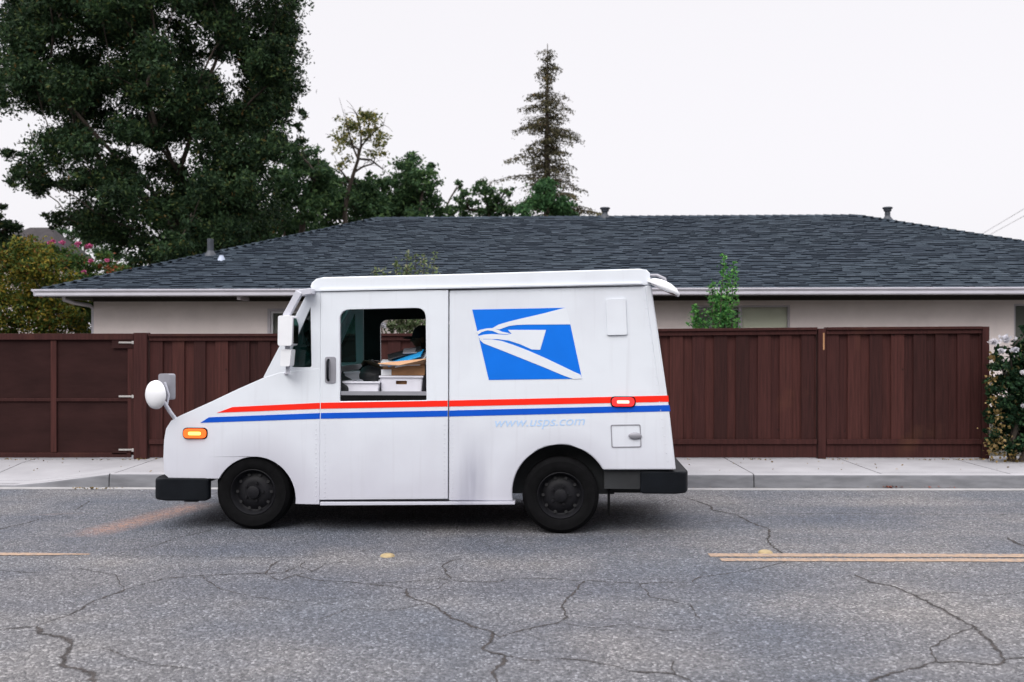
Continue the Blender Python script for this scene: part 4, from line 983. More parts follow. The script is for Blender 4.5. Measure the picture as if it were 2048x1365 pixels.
# --- sliding doors
do = [(XD+.003, S(641, 1000)[1]), S(896, 998), S(897, 580.5), (XD+.003, S(641, 584)[1])]
dh = rrect([S(680, 803, off=-.014), S(853, 801, off=-.014), S(851, 616, off=-.014), S(680, 620, off=-.014)], [.01, .01, .085, .085], 7)
dhf = [(u, v - (.05 if v > 1.6 else 0)) for u, v in dh]
for fn, hh in ((near, dh), (far, dhf)):
    b = MB(); b.prism(do, [hh], *fn(-.014, .022)); dr = b.build('sliding_door', M['paint'], V, bevel=.006, seg=3)
    b = MB(); b.prism(do, [hh], *fn(.0225, .03)); b.build('door_shade_lining', M['shade_lining'], dr)  # dark sheet on the door's inner face, painted-in cab shade
    # lowered glass edge, rubber strip
    zz = S(760, 791)[1]; zt = S(760, 786)[1]; x0_, x1_ = dh[0][0]+.002, max(p[0] for p in dh)-.002; z0_ = min(p[1] for p in dh)
    ff = fn(-.002, .016)
    b = MB(); b.prism([(x0_, z0_), (x1_, z0_), (x1_, zz), (x0_, zz)], [], *ff); b.build('rubber_seal', M['rubber'], dr)
    if fn is near:
        b = MB(); b.prism([(x0_, zz), (x1_, zz), (x1_, zt+.012), (x0_, zt+.012)], [], *near(.002, .012)); b.build('window_rail', M['grey'], dr)
        hp = [S(650, 767, off=-.014), S(672, 767, off=-.014), S(672, 714, off=-.014), S(650, 714, off=-.014)]
        b = MB(); b.prism(rrect(hp, .02, 3), [], *near(-.020, -.0142)); b.build('handle_plate', M['grey'], dr, bevel=.002)
        b = MB(); xh = S(657, 740, off=-.014)[0]
        b.tube([(xh, yin(xh, 1.4)-.018, S(657, 761)[1]), (xh, yin(xh, 1.4)-.05, S(657, 757)[1]), (xh, yin(xh, 1.4)-.05, S(657, 724)[1]), (xh, yin(xh, 1.4)-.018, S(657, 720)[1])], .011, 8)
        b.build('handle', M['bumper'], dr, smooth=60)
# --- cargo sides
zc0 = S(900, 1002)[1]; zc1 = S(1280, 941)[1]; XP = S(897.5, 800)[0] + .001
c1 = math.pi - math.asin((zc0 - rwz)/RR_); c0_ = math.asin((zc1 - rwz)/RR_)
po = [(XP, zc0)] + [(rwx + RR_*math.cos(c1), zc0)] + arc(rwx, rwz, RR_, c1, c0_)[1:] + [S(1352, 940), S(1337, 806), S(1303, 572), (XP, S(900, 581)[1])]
for fn in (near, far):
    b = MB(); b.prism(po, [], *fn(0, .03)); b.build('cargo_side', M['paint'], V, bevel=.012 if fn is near else .01, seg=3)
# rear roller door and frame
rt, rb_ = S(1302, 572), S(1351, 940)
def rear(u, v, o=0): return (rb_[0] + (rt[0]-rb_[0])*v + o, .02 + (W-.04)*u, rb_[1] + (rt[1]-rb_[1])*v)
b = MB(); b.prism([(.0, 0), (1, 0), (1, 1), (0, 1)], [[(.10, .06), (.90, .06), (.90, .92), (.10, .92)]], lambda u, v: rear(u, v, -.05), lambda u, v: rear(u, v, .0)); b.build('rear_frame', M['paint'], V, bevel=.008)
b = MB()
for i in range(12):
    v0, v1 = .06 + .86*i/12, .06 + .86*(i+.94)/12
    b.prism([(.10, v0), (.90, v0), (.90, v1), (.10, v1)], [], lambda u, v: rear(u, v, -.045), lambda u, v: rear(u, v, -.02))
b.build('roller_door', M['paint'], V, bevel=.004)
# --- roof cap
ro = [S(627, 584), S(621, 574), S(624, 566), S(633, 558), S(648, 555), S(900, 549), S(1278, 538), S(1293, 540), S(1300, 547), S(1301, 571)]
b = MB(); b.prism(ro, [], near(-.012, 0)[0], far(-.012, 0)[0]); b.build('roof_cap', M['paint'], V, bevel=.035, seg=4)
for fn in (near, far):
    b = MB(); b.prism([S(640, 578.5), S(640, 583.5), S(1284, 569.5), S(1284, 565)], [], *fn(-.030, -.008)); b.build('drip_rail', M['paint'], V, bevel=.004)
# --- sill
so_ = [S(590, 1011), S(640, 1011), S(1030, 1009), S(1030, 1003), S(640, 1003.5), S(590, 1005)]
so_ = [S(641, 1011), S(1030, 1009), S(1030, 1003.2), S(641, 1004)]
for fn in (near, far):
    b = MB(); b.prism(so_, [], *fn(-.018, .10)); b.build('sill', M['paint'], V, bevel=.004)
# --- chassis and underbody
b = MB(); zf = zc0 + .03
b.box(fwx-.42, rwx+.75, .32, W-.32, .30, .56); b.box(S(420, 950)[0]+.1, XD, .10, W-.10, .62, .72)
b.box(fwx+FR_+.01, rwx-RR_-.01, .06, W-.06, zf, zf+.04)
b.box(rwx+.36, S(1340, 940)[0], .05, W-.05, zc1-.16, zc1-.003); b.box(rwx-.45, rwx+.45, .24, .30, .3, 1.0); b.box(rwx-.45, rwx+.45, W-.30, W-.24, .3, 1.0)
b.box(fwx-.37, fwx+.37, .30, .36, .3, .9); b.box(fwx-.37, fwx+.37, W-.36, W-.30, .3, .9)
b.tube([(fwx, .2, .31), (fwx, W-.2, .31)], .05, 10); b.tube([(rwx, .2, .31), (rwx, W-.2, .31)], .06, 10)
b.tube([(rwx, W/2-.14, .31), (rwx, W/2+.14, .31)], .13, 12)
b.box(S(345, 1000)[0], S(372, 1000)[0], .25, .5, S(350, 1014)[1], S(350, 1000)[1]); b.box(fwx+.15, fwx+.5, .22, .32, .20, .32)
b.build('chassis', M['shade_lining'], V)
# --- bumpers
b = MB(); xf0, xf1 = S(297, 980, yp=0)[0], S(414, 980)[0]; z0_, z1_ = S(350, 1003)[1], S(350, 958)[1]
pl = [(xf1, .03), (xf0+.10, .015), (xf0+.03, .06), (xf0, .2), (xf0, W-.2), (xf0+.03, W-.06), (xf0+.10, W-.015), (xf1, W-.03), (xf1, W-.12), (xf0+.13, W-.15), (xf0+.13, .15), (xf1, .12)]
b.prism(pl, [], lambda u, v: (u, v, z0_), lambda u, v: (u, v, z1_)); b.build('bumper', M['bumper'], V, bevel=.025, seg=3)
b = MB(); xr0, xr1 = S(1281, 965)[0], S(1380, 965)[0]; z0_, z1_ = S(1330, 989)[1], S(1330, 944)[1]
pl = [(xr0, .02), (xr1-.08, .02), (xr1-.02, .06), (xr1, .16), (xr1, W-.16), (xr1-.02, W-.06), (xr1-.08, W-.02), (xr0, W-.02), (xr0, W-.12), (xr1-.16, W-.14), (xr1-.16, .14), (xr0, .12)]
b.prism(pl, [], lambda u, v: (u, v, z0_), lambda u, v: (u, v, z1_)); b.build('bumper', M['bumper'], V, bevel=.022, seg=3)
b = MB(); b.box(S(1218, 1000)[0], S(1218, 1000)[0]+.012, .08, .34, S(1220, 1036)[1], S(1220, 975)[1]); b.build('mud_flap', M['rubber'], V)
# --- wheels
def wheel(cx_, cy, side):
    r = .316; w_ = empty('wheel', (cx_, cy, r)); w_.parent = V
    Mx = Matrix.Rotation(R(90) * (1 if side < 0 else -1), 4, 'X')          # local +z -> outward
    b = MB(); tw = .095
    b.lathe([(.195, -tw*.9), (.205, -tw), (.28, -tw), (.306, -tw*.82), (.316, -tw*.6), (.316, -.05), (.308, -.046), (.308, -.040), (.316, -.036), (.316, -.004), (.308, 0), (.308, .005), (.316, .009), (.316, .040), (.308, .044), (.308, .05), (.316, .054), (.316, tw*.6), (.306, tw*.82), (.285, tw*.96), (.282, tw*1.02), (.25, tw*1.03), (.205, tw), (.195, tw*.9)], Mx, 48)
    t_ = b.build('tyre', M['rubber'], w_, smooth=50)
    b = MB()
    b.lathe([(.196, tw*.88), (.188, tw*.95), (.180, tw*.85), (.172, tw*.4), (.155, tw*.28), (.13, tw*.42), (.10, tw*.62), (.075, tw*.60), (.05, tw*.60), (.0, tw*.60)], Mx, 48)
    b.lathe([(.196, tw*.88), (.19, -.05), (.0, -.05)], Mx, 48)
    for k in range(10):
        th = k*2*math.pi/10; b.lathe([(.014, tw*.30+.012), (.0, tw*.30+.012)], Mx @ Matrix.Translation((.145*math.cos(th), .145*math.sin(th), .008)), 8, 1)
    rm = b.build('rim', [M['rim'], M['dark']], w_, smooth=50)
    b = MB(); b.lathe([(.055, tw*.60), (.052, tw*.95), (.03, tw*1.02), (0, tw*1.03)], Mx, 24)
    for k in range(5):
        th = k*2*math.pi/5; b.lathe([(.011, tw*.6), (.011, tw*.78), (0, tw*.8)], Mx @ Matrix.Translation((.078*math.cos(th), .078*math.sin(th), 0)), 8)
    b.build('hub', M['rim'], w_, smooth=50)
    return w_
fx2 = S(505.5, 1000, yp=.06)[0]
wheel(fx2, .155, -1); wheel(fx2, W-.155, 1); wheel(S(1121, 990)[0], .12, -1); wheel(S(1121, 990)[0], W-.12, 1)
# --- stripes and badge
def deco(name, m_, polys, fn=near, parent=V, t0=-.0025, t1=.001):
    b = MB()
    for pts, fr, off in polys:
        P = [S(px, py, front=fr, off=off) for px, py in pts]
        b.prism(P, [], *fn(off+t0, off+t1, fr))
    return b.build(name, m_, parent)
red = [([(465, 814.5), (640, 806), (640, 818), (434, 826)], True, 0), ([(641.5, 806), (895.5, 801.5), (895.5, 813.5), (641.5, 818)], False, -.014), ([(898.5, 801.5), (1336.5, 791.5), (1338, 804), (898.5, 813.5)], False, 0)]
blu = [([(418, 835), (640, 826.5), (640, 838), (401, 846)], True, 0), ([(641.5, 826.5), (895.5, 821.5), (895.5, 833.5), (641.5, 838)], False, -.014), ([(898.5, 821.5), (1339, 810.5), (1340.5, 823), (898.5, 833.5)], False, 0)]
for fn in (near, far):
    deco('red_stripe', M['red'], red, fn); deco('blue_stripe', M['blue'], blu, fn)
zq = lambda a: [(860 + x/2.438, 520 + y/2.438) for x, y in a]
def smooth_poly(p, it=1):
    for _ in range(it):
        q = []
        for i in range(len(p)):
            a, c = p[i], p[(i+1) % len(p)]
            q += [(a[0]*.75+c[0]*.25, a[1]*.75+c[1]*.25), (a[0]*.25+c[0]*.75, a[1]*.25+c[1]*.75)]
        p = q
    return p
for fn in (near,):
    lg = deco('logo', M['logoblue'], [(zq([(206, 243), (662, 234), (684, 315), (741, 580), (287, 586)]), False, 0)], fn)
    whites = [
      zq([(663, 234), (650, 236), (560, 260), (470, 281), (390, 300), (335, 316), (303, 334), (338, 340), (356, 333), (385, 323), (420, 318), (470, 316), (684.5, 315)]),       # upper wing
      zq([(225, 352), (244, 342), (275, 335), (306, 333), (330, 341), (352, 351), (392, 359), (372, 363), (335, 360), (305, 347), (280, 344), (252, 352), (236, 364)]),          # brow
      zq([(235, 372), (262, 365), (300, 362), (372, 366), (398, 360), (388, 350), (380, 342), (566, 342), (537, 439), (496, 437), (440, 412), (385, 394), (330, 387), (262, 386), (246, 392)]), # head
      zq([(240, 388), (300, 388), (350, 396), (410, 416), (480, 443), (560, 478), (640, 516), (700, 545), (734, 560), (741.5, 579.5), (700, 582), (640, 560), (560, 526), (480, 494), (400, 462), (330, 434), (262, 408)])] # lower wing
    deco('eagle', M['decalwhite'], [(p, False, 0) for p in whites], fn, lg, -.0045, -.001)
# lettering
cu = bpy.data.curves.new('lettering', 'FONT'); cu.body = 'www.usps.com'; cu.size = 1; cu.shear = .25; cu.extrude = 0.0
tmp = bpy.data.objects.new('tmp', cu); C.objects.link(tmp); dg = bpy.context.evaluated_depsgraph_get(); dg.update()
me = bpy.data.meshes.new_from_object(tmp.evaluated_get(dg)); bpy.data.objects.remove(tmp)
xsv = [v.co.x for v in me.vertices]; x0_, x1_ = min(xsv), max(xsv); P0 = S(990, 854.5); P1 = S(1170, 850.5); hgt_ = S(1080, 838)[1] - S(1080, 853)[1]
ys_ = max(v.co.y for v in me.vertices if True)
for v in me.vertices:
    u = (v.co.x-x0_)/(x1_-x0_); x = P0[0] + (P1[0]-P0[0])*u; z = P0[1] + (P1[1]-P0[1])*u + v.co.y*hgt_/.55
    v.co = (x, yin(x, z) - .0022, z)
me.materials.clear(); me.materials.append(M['textblue']); lt = bpy.data.objects.new('lettering', me); C.objects.link(lt); lt.parent = V
# --- small fittings: louvre, filler door, lamps, rivets
b = MB(); lv = [S(1214, 671), S(1254, 670), S(1251, 597), S(1212, 599)]
b.prism(rrect(lv, .015, 3), [], *near(-.016, -.0005)); lo = b.build('vent_housing', M['paint'], V, bevel=.006)
b = MB(); fd = [S(1223, 896), S(1283, 895), S(1281, 849), S(1221, 850)]
b.prism(rrect(fd, .015, 3), [rrect([S(1225, 894), S(1281, 893), S(1279, 851), S(1223, 852)], .013, 3)], *near(-.004, -.0005)); fl = b.build('filler_door', M['grey'], V)
b = MB(); p = S(1270, 872); b.lathe([(.034, 0), (.034, .012), (.026, .018), (0, .018)], Matrix.Translation((p[0], yin(*p)-.001, p[1])) @ Matrix.Rotation(R(90), 4, 'X') @ Matrix.Diagonal((1.6, .8, 1, 1)), 20); b.build('filler_cap', M['grey'], fl, smooth=50)
def lamp(px, py, hw, hh, outer, inner, front):
    a = math.atan2(S(px+20, py, front=front)[1]-S(px-20, py, front=front)[1], S(px+20, py, front=front)[0]-S(px-20, py, front=front)[0])
    p = S(px, py, front=front); y = yin(*p, front)
    Mx = Matrix.Translation((p[0], y - .001, p[1])) @ Matrix.Rotation(R(90), 4, 'X'); 
    def pill(w_, h_, d0, d1, rr_):
        return rrect([(-w_, -h_), (w_, -h_), (w_, h_), (-w_, h_)], rr_, 5), (lambda u, v: Mx @ Vector((u, v, d0))), (lambda u, v: Mx @ Vector((u, v, d1)))
    b = MB(); o, f1, f2 = pill(hw+.010, hh+.008, -.002, .007, hh); b.prism(o, [], f1, f2); r_ = b.build('marker_lamp', M['bumper'], V, bevel=.002)
    b = MB(); o, f1, f2 = pill(hw, hh, .007, .022, hh*.95); b.prism(o, [], f1, f2); b.build('lens', M[outer], r_, bevel=.006, seg=3)
    b = MB(); o, f1, f2 = pill(hw*.55, hh*.35, .021, .025, hh*.3); b.prism(o, [], f1, f2); b.build('bulb', M[inner], r_, bevel=.001)
lamp(391, 867, .098, .040, 'amber', 'amberhot', True); lamp(1246, 804, .092, .036, 'redlamp', 'redhot', False)
b = MB(); 
def rivet(px, py, off, fr=False):
    p = S(px, py, off=off, front=fr); b.lathe([(.0055, 0), (.0045, .0022), (0, .0028)], Matrix.Translation((p[0], yin(*p, fr)+off-.0002, p[1])) @ Matrix.Rotation(R(90), 4, 'X'), 8)
for i in range(17): rivet(632, 850 + i*9.5, 0, True); rivet(889, 850 + i*9, -.014); rivet(905, 850 + i*9, 0); rivet(650, 850 + i*9, -.014)
for i in range(20): rivet(1290 + i*2.4, 600 + i*17, 0)
for i in range(24): rivet(912 + i*15.5, 586 - i*.43, 0)
b.build('rivets', M['paint'], V)['kind'] = 'stuff'
# headlamps and grille on the nose
nx_ = S(326.5, 900, front=True)[0]
for yy in (.30, W-.30):
    b = MB(); b.box(nx_-.012, nx_+.02, yy-.13, yy+.13, S(330, 925)[1], S(330, 888)[1]); hl = b.build('headlight', M['bumper'], V, bevel=.01)
    b = MB(); b.box(nx_-.022, nx_-.0125, yy-.11, yy+.11, S(330, 922)[1], S(330, 891)[1]); b.build('lens', M['lens'], hl, bevel=.008)
b = MB()
for i in range(5): b.box(nx_-.014, nx_+.02, W/2-.42, W/2+.42, S(330, 925)[1] + i*.032, S(330, 925)[1] + i*.032 + .02)
b.build('grille', M['bumper'], V, bevel=.004)
# --- mirrors
def mp(px, py, yp): x, z = S(px, py, yp=yp); return Vector((x, yp, z))
mi = empty('mirror', tuple(mp(350, 838, .12))); mi.parent = V; o_ = Vector(mi.location)
q = lambda px, py, yp: mp(px, py, yp) - o_
b = MB(); b.tube([q(352, 840, .12), q(340, 824, .06), q(325, 800, .02)], .017, 8); b.tube([q(333, 815, .05), q(338, 790, .05), q(330, 765, .03)], .009, 8); b.build('arm', M['paint'], mi, smooth=60)
b = MB(); c_ = q(311, 790, .0)
Mx = Matrix.Translation(c_) @ Matrix.Rotation(R(-28), 4, 'Z') @ Matrix.Rotation(R(90), 4, 'X')
b.lathe([(.0, .052), (.05, .048), (.09, .034), (.118, .010), (.122, -.008), (.112, -.014), (0, -.014)], Mx, 32); b.build('round_housing', M['white'], mi, smooth=60)
b = MB(); b.lathe([(.0, -.022), (.06, -.0195), (.105, -.0145)], Mx, 32); b.build('round_glass', M['chrome'], mi, smooth=60)
b = MB(); b.prism(rrect([q(320, 800, .06).xz[:], q(343, 800, .06).xz[:], q(343, 748, .06).xz[:], q(320, 748, .06).xz[:]], .02, 3), [], lambda u, v: (u-.02, q(330, 770, .07).y, v), lambda u, v: (u+.02, q(330, 770, .10).y, v)); b.build('rectangular_housing', M['grey'], mi, bevel=.008)
# driver-side arm and mirror ahead of the windscreen
mi = empty('mirror', tuple(mp(620, 584, .03))); mi.parent = V; o_ = Vector(mi.location)
b = MB(); yy = -.10
def bar(bm, p, q_, w_, y0, y1):
    p, q_ = Vector(p), Vector(q_); t_ = (q_-p).normalized(); n = Vector((-t_.y, t_.x))*w_/2
    bm.prism([tuple(p-n), tuple(q_-n), tuple(q_+n), tuple(p+n)], [], lambda u, v: (u, y0, v), lambda u, v: (u, y1, v))
s2 = lambda px, py: (q(px, py, yy).x, q(px, py, yy).z)
bar(b, s2(622, 582), s2(596, 586), .05, yy-.02, .03); bar(b, s2(598, 583), s2(570, 634), .055, yy-.03, yy+.03)
b.build('arm', M['paint'], mi, bevel=.008)
b = MB(); b.prism(rrect([s2(560, 692), s2(588, 692), s2(590, 632), s2(561, 632)], .02, 3), [], lambda u, v: (u, yy-.10, v), lambda u, v: (u, yy+.08, v)); b.build('housing', M['white'], mi, bevel=.012, seg=3)
b = MB(); b.prism(rrect([s2(588.5, 688), s2(590.5, 688), s2(592, 637), s2(590.5, 637)], .001, 1), [], lambda u, v: (u, yy-.08, v), lambda u, v: (u, yy+.06, v)); b.build('glass', M['chrome'], mi)
b = MB(); b.prism(rrect([s2(563, 733), s2(582, 733), s2(585, 699), s2(564, 699)], .015, 3), [], lambda u, v: (u, yy-.07, v), lambda u, v: (u, yy+.06, v)); b.build('lower_housing', M['white'], mi, bevel=.01, seg=3)
b = MB(); bar(b, s2(573, 690), s2(573, 700), .03, yy-.02, yy+.02); b.build('connector', M['paint'], mi)
b = MB(); bar(b, s2(574, 733), s2(574, 748), .03, yy-.015, yy+.015)
b.tube([Vector((s2(574, 745)[0], yy, s2(574, 745)[1])), q(568, 749, .1)], .012, 8); b.build('bracket', M['paint'], mi)
# rear backing mirror
mi = empty('mirror', tuple(mp(1285, 553, .10))); mi.parent = V; o_ = Vector(mi.location)
b = MB(); b.tube([q(1245, 553, .10), q(1290, 551, .08), q(1315, 551, .04), q(1330, 558, .0), q(1333, 570, .0)], .012, 8); b.tube([q(1250, 560, .14), q(1290, 556, .12), q(1326, 561, .04)], .007, 6); b.build('arm', M['grey'], mi, smooth=60)
b = MB(); c_ = q(1327, 577, .0); Mx = Matrix.Translation(c_) @ Matrix.Rotation(R(26), 4, 'Y') @ Matrix.Diagonal((1, .75, .40, 1))
b.lathe([(.0, .150), (.05, .142), (.10, .105), (.138, .04), (.145, 0), (.14, -.025), (0, -.025)], Mx, 32); b.build('housing', M['white'], mi, smooth=60)
b = MB(); b.lathe([(.0, -.045), (.07, -.04), (.13, -.0255)], Mx, 32); b.build('glass', M['chrome'], mi, smooth=60)
# --- cab interior
yT = .38
b = MB(); zt = S(760, 787, yp=.1)[1]; xi0 = S(640, 800)[0]; xi1 = XP + .02
b.box(xi0-.02, xi1, .045, .85, zt-.03, zt); tr_ = b.build('mail_shelf', M['grey'], V, bevel=.004)
b = MB(); zd = S(620, 745)[1]; b.prism([(wsb[0]+.10, zd-.02), (XD+.02, zd-.02), (XD+.22, zd-.12), (XD+.22, zd-.45), (wsb[0]+.1, zd-.45)], [], lambda u, v: (u, .10, v), lambda u, v: (u, W-.10, v)); b.build('dashboard', M['shade_lining'], V, bevel=.02)
b = MB(); b.box(XP+.34, XP+.37, .05, W-.05, zf+.05, S(900, 585)[1]); b.box(XD-.1, XP+.34, .05, W-.05, S(760, 590)[1]-.02, S(760, 590)[1]); b.build('cab_shade_lining', M['shade_lining'], V)  # bulkhead and ceiling added near-black to keep the cab dark
b = MB(); b.box(XD, XP+.30, .06, W-.06, zf+.042, zf+.06); b.build('cab_floor', M['shade_lining'], V)
SY = 1.36; hX = S(845, 678, yp=SY)
b = MB(); sx0 = hX[0] + .12; b.box(sx0-.45, sx0+.06, SY-.24, SY+.24, .72, .84); b.box(sx0-.35, sx0-.05, SY-.15, SY+.15, zf+.06, .72); seatp = b.build('driver_seat', M['seat'], V, bevel=.035, seg=3)
b = MB(); b.prism([(sx0+.02, .82), (sx0+.12, .82), (sx0+.20, 1.42), (sx0+.11, 1.42)], [], lambda u, v: (u, SY-.23, v), lambda u, v: (u, SY+.23, v)); b.build('backrest', M['seat'], seatp, bevel=.035, seg=3)
sw = S(722, 722, yp=SY); swx, swz = sw[0]-.02, sw[1]-.14
Ms = Matrix.Translation((swx, SY, swz)) @ Matrix.Rotation(R(-48), 4, 'Y')
b = MB(); pts = [Ms @ Vector((.19*math.cos(t_), .19*math.sin(t_), 0)) for t_ in [2*math.pi*i/32 for i in range(33)]]
b.tube(pts, .014, 8, cap=False)
for a in (0, 2.1, 4.2): b.tube([Ms @ Vector((0, 0, -.03)), Ms @ Vector((.19*math.cos(a+.5), .19*math.sin(a+.5), 0))], .012, 6)
b.lathe([(.045, -.05), (.045, -.02), (0, -.015)], Ms, 16); b.tube([Ms @ Vector((0, 0, -.03)), Ms @ Vector((0, 0, -.35))], .03, 8); b.build('steering_wheel', M['bumper'], V, smooth=60)
tag(V, 'white boxy mail truck with red and blue stripes and blue eagle logo', 'mail truck')

# ------------------------------------------------------------ mail on the shelf (things of their own)
Mv = Matrix.Translation(VO) @ Matrix.Rotation(VA, 4, 'Z')
def place(o, p): o.location = Mv @ Vector(p); o.rotation_euler = (0, 0, VA); return o
def sxz(px, py, y): x, z = S(px, py, yp=y); return x, z
yC = .16
x0_, z0_ = sxz(763, 786, yC); x1_, z1_ = sxz(843, 753, yC); w_, h_ = x1_-x0_, z1_-zt
def tray(w_, d_, h_, m_, hole, lab, p, rim=.012, name='mail_tray'):
    r = empty(name); place(r, p); b = MB(); t_ = .008; ta = .012
    b.prism([(0, 0), (w_, 0), (w_+ta, h_), (-ta, h_)], [rrect([(w_*.36, h_*.5), (w_*.64, h_*.5), (w_*.64, h_*.72), (w_*.36, h_*.72)], .01, 3)] if hole else [], lambda u, v: (u, -v*.05, v), lambda u, v: (u, t_-v*.05, v))
    b.prism([(0, 0), (w_, 0), (w_+ta, h_), (-ta, h_)], [], lambda u, v: (u, d_+v*.05, v), lambda u, v: (u, d_-t_+v*.05, v))
    for xx, sg in ((0, -1), (w_, 1)): b.add([(xx, 0, 0), (xx, d_, 0), (xx+sg*ta, d_+h_*.05, h_), (xx+sg*ta, -h_*.05, h_), (xx-sg*t_, 0, 0), (xx-sg*t_, d_, 0), (xx+sg*ta-sg*t_, d_+h_*.05, h_), (xx+sg*ta-sg*t_, -h_*.05, h_)], [(0,1,2,3), (4,7,6,5), (3,2,6,7), (0,4,5,1), (0,3,7,4), (1,5,6,2)])
    b.box(.002, w_-.002, .002, d_-.002, .001, .006); b.build('tray_body', M[m_], r)
    b = MB(); b.prism([(-ta-.006, -h_*.05-.012), (w_+ta+.006, -h_*.05-.012), (w_+ta+.006, d_+h_*.05+.012), (-ta-.006, d_+h_*.05+.012)], [[(-ta+.006, -h_*.05+.004), (w_+ta-.006, -h_*.05+.004), (w_+ta-.006, d_+h_*.05-.004), (-ta+.006, d_+h_*.05-.004)]], lambda u, v: (u, v, h_-.012), lambda u, v: (u, v, h_+.002)); b.build('rim', M[m_], r)
    tag(r, lab, 'mail tray'); return r
t1 = tray(w_, .45, h_, 'traywhite', True, 'white mail tray with a hand hole under the cardboard box in the cab', (x0_, yC, zt+.002))
b = MB(); b.box(w_*.3, w_*.7, .03, .035, .02, h_*.85); bb = b.build('letters', M['card'], t1)
# cardboard box with open flaps
bx0, bz0 = sxz(765, 752, yC+.02); bx1, bz1 = sxz(849, 729, yC+.02); bz0 = zt + h_ + .006
cb = empty('cardboard_box'); place(cb, (bx0, yC+.03, bz0)); bw, bh, bd = bx1-bx0, bz1-bz0, .36
b = MB(); b.box(0, bw, 0, .006, 0, bh); b.box(0, bw, bd-.006, bd, 0, bh); b.box(0, .006, .006, bd-.006, 0, bh); b.box(bw-.006, bw, .006, bd-.006, 0, bh); b.box(.006, bw-.006, .006, bd-.006, .001, bh*.7); b.build('carton', M['card'], cb)
b = MB(); b.add([(0, 0, bh), (bw, 0, bh), (bw+.03, -.09, bh+.045), (bw*.45, -.12, bh-.006), (-.02, -.10, bh+.005), (0, .004, bh+.006), (bw, .004, bh+.006), (bw+.03, -.086, bh+.051), (bw*.45, -.116, bh+.001), (-.02, -.096, bh+.011)], [(0,4,3,2,1), (5,6,7,8,9), (4,9,8,3), (3,8,7,2), (0,5,9,4), (1,2,7,6)]); b.build('flap', M['cardflap'], cb)
b = MB(); b.add([(0, bd, bh), (bw, bd, bh), (bw, bd+.1, bh+.05), (0, bd+.1, bh+.05)], [(0, 1, 2, 3)]); b.build('flap', M['cardflap'], cb)
b = MB(); b.box(-.012, .075, -.006, -.001, .0, .05); b.build('address_label', M['paper'], cb)
tag(cb, 'open brown cardboard box resting on the white mail tray', 'box')
# letters heaped on the box
def packet(lab, m_, p, sx_, sy_, th, rx, ry, rz, name='envelope', stripe_=None):
    b = MB(); b.box(-sx_/2, sx_/2, -sy_/2, sy_/2, 0, th); o = b.build(name, m_, None, bevel=min(th*.4, .004))
    o.matrix_world = Mv @ Matrix.Translation(p) @ Matrix.Rotation(rz, 4, 'Z') @ Matrix.Rotation(ry, 4, 'Y') @ Matrix.Rotation(rx, 4, 'X')
    tag(o, lab, 'envelope', 'mail heaped on the cardboard box'); return o
cxm = bx0 + bw*.45
packet('white padded envelope lowest in the heap on the cardboard box', M['paper'], (cxm-.02, yC+.12, bz0+bh+.002), .34, .26, .022, .12, -.02, .1)
packet('bright blue and white envelope slanting on the heap of mail', M['mailblue'], (cxm+.03, yC+.10, bz0+bh+.045), .30, .20, .012, .30, -.30, -.1)
packet('white flat letter under the blue envelope', M['paper'], (cxm+.07, yC+.12, bz0+bh+.030), .26, .22, .010, .35, -.20, -.05)
packet('dark magazine on top of the heap of mail', M['bag'], (cxm+.00, yC+.20, bz0+bh+.088), .30, .18, .012, .22, -.26, .15, 'magazine')
packet('grey card at the tip of the mail heap', M['grey'], (cxm+.05, yC+.18, bz0+bh+.108), .12, .16, .008, .25, -.05, .1)
x2_, _ = sxz(690, 786, .12); x3_, _ = sxz(756, 786, .12)
tray(x3_-x2_, .42, sxz(700, 764, .12)[1]-zt, 'traywhite', False, 'low pale mail tray at the front of the cab shelf', (x2_, .12, zt+.002))
tr2 = tray(.22, .30, .16, 'traywhite', False, 'pale tub behind the low tray near the windscreen', (x2_-.10, .60, zt+.002))
# dark bag
b = MB(); bxx, bzz = sxz(745, 760, .62)
r4 = random.Random(3)
for i in range(7):
    c_ = Vector((r4.uniform(-.07, .07), r4.uniform(-.06, .06), .08 + r4.uniform(-.02, .04)));
    b.lathe([(0, -.09), (.05, -.08), (.085, -.03), (.09, .02), (.06, .07), (0, .085)], Matrix.Translation(c_) @ Matrix.Rotation(r4.uniform(0, 1), 4, 'X'), 14)
bg_ = b.build('mail_bag', M['bag'], smooth=60); rmz = bg_.modifiers.new('r', 'REMESH'); rmz.mode = 'VOXEL'; rmz.voxel_size = .012; rmz.use_smooth_shade = True
place(bg_, (bxx, .66, zt+.012)); tag(bg_, 'dark slumped bag between the trays on the cab shelf', 'bag')

# ------------------------------------------------------------ the driver
P = empty('person'); place(P, (sx0-.10, SY, .84))
def skin(name, m_, verts, edges, parent, sub=2, root=0):
    me = bpy.data.meshes.new(name); me.from_pydata([v[:3] for v in verts], edges, []); me.materials.append(m_)
    o = bpy.data.objects.new(name, me); C.objects.link(o); o.parent = parent
    md = o.modifiers.new('skin', 'SKIN'); md.use_smooth_shade = True
    for i, v in enumerate(verts):
        rd = v[3]; me.skin_vertices[0].data[i].radius = (rd, rd) if not isinstance(rd, tuple) else rd; me.skin_vertices[0].data[i].use_root = (i == root)
    s_ = o.modifiers.new('sub', 'SUBSURF'); s_.levels = sub; s_.render_levels = sub; return o
hip = Vector((0, 0, .08)); hd = Vector((hX[0]-(sx0-.10), 0, hX[1]-.84)); neck = hd + Vector((.035, 0, -.15)); ch = neck + Vector((.02, 0, -.16))
wl = Vector((swx - (sx0-.10), 0, swz - .84)); 
hands = {s_: Vector((wl.x + .02 + .10, s_*.13, wl.z + .13)) for s_ in (-1, 1)}
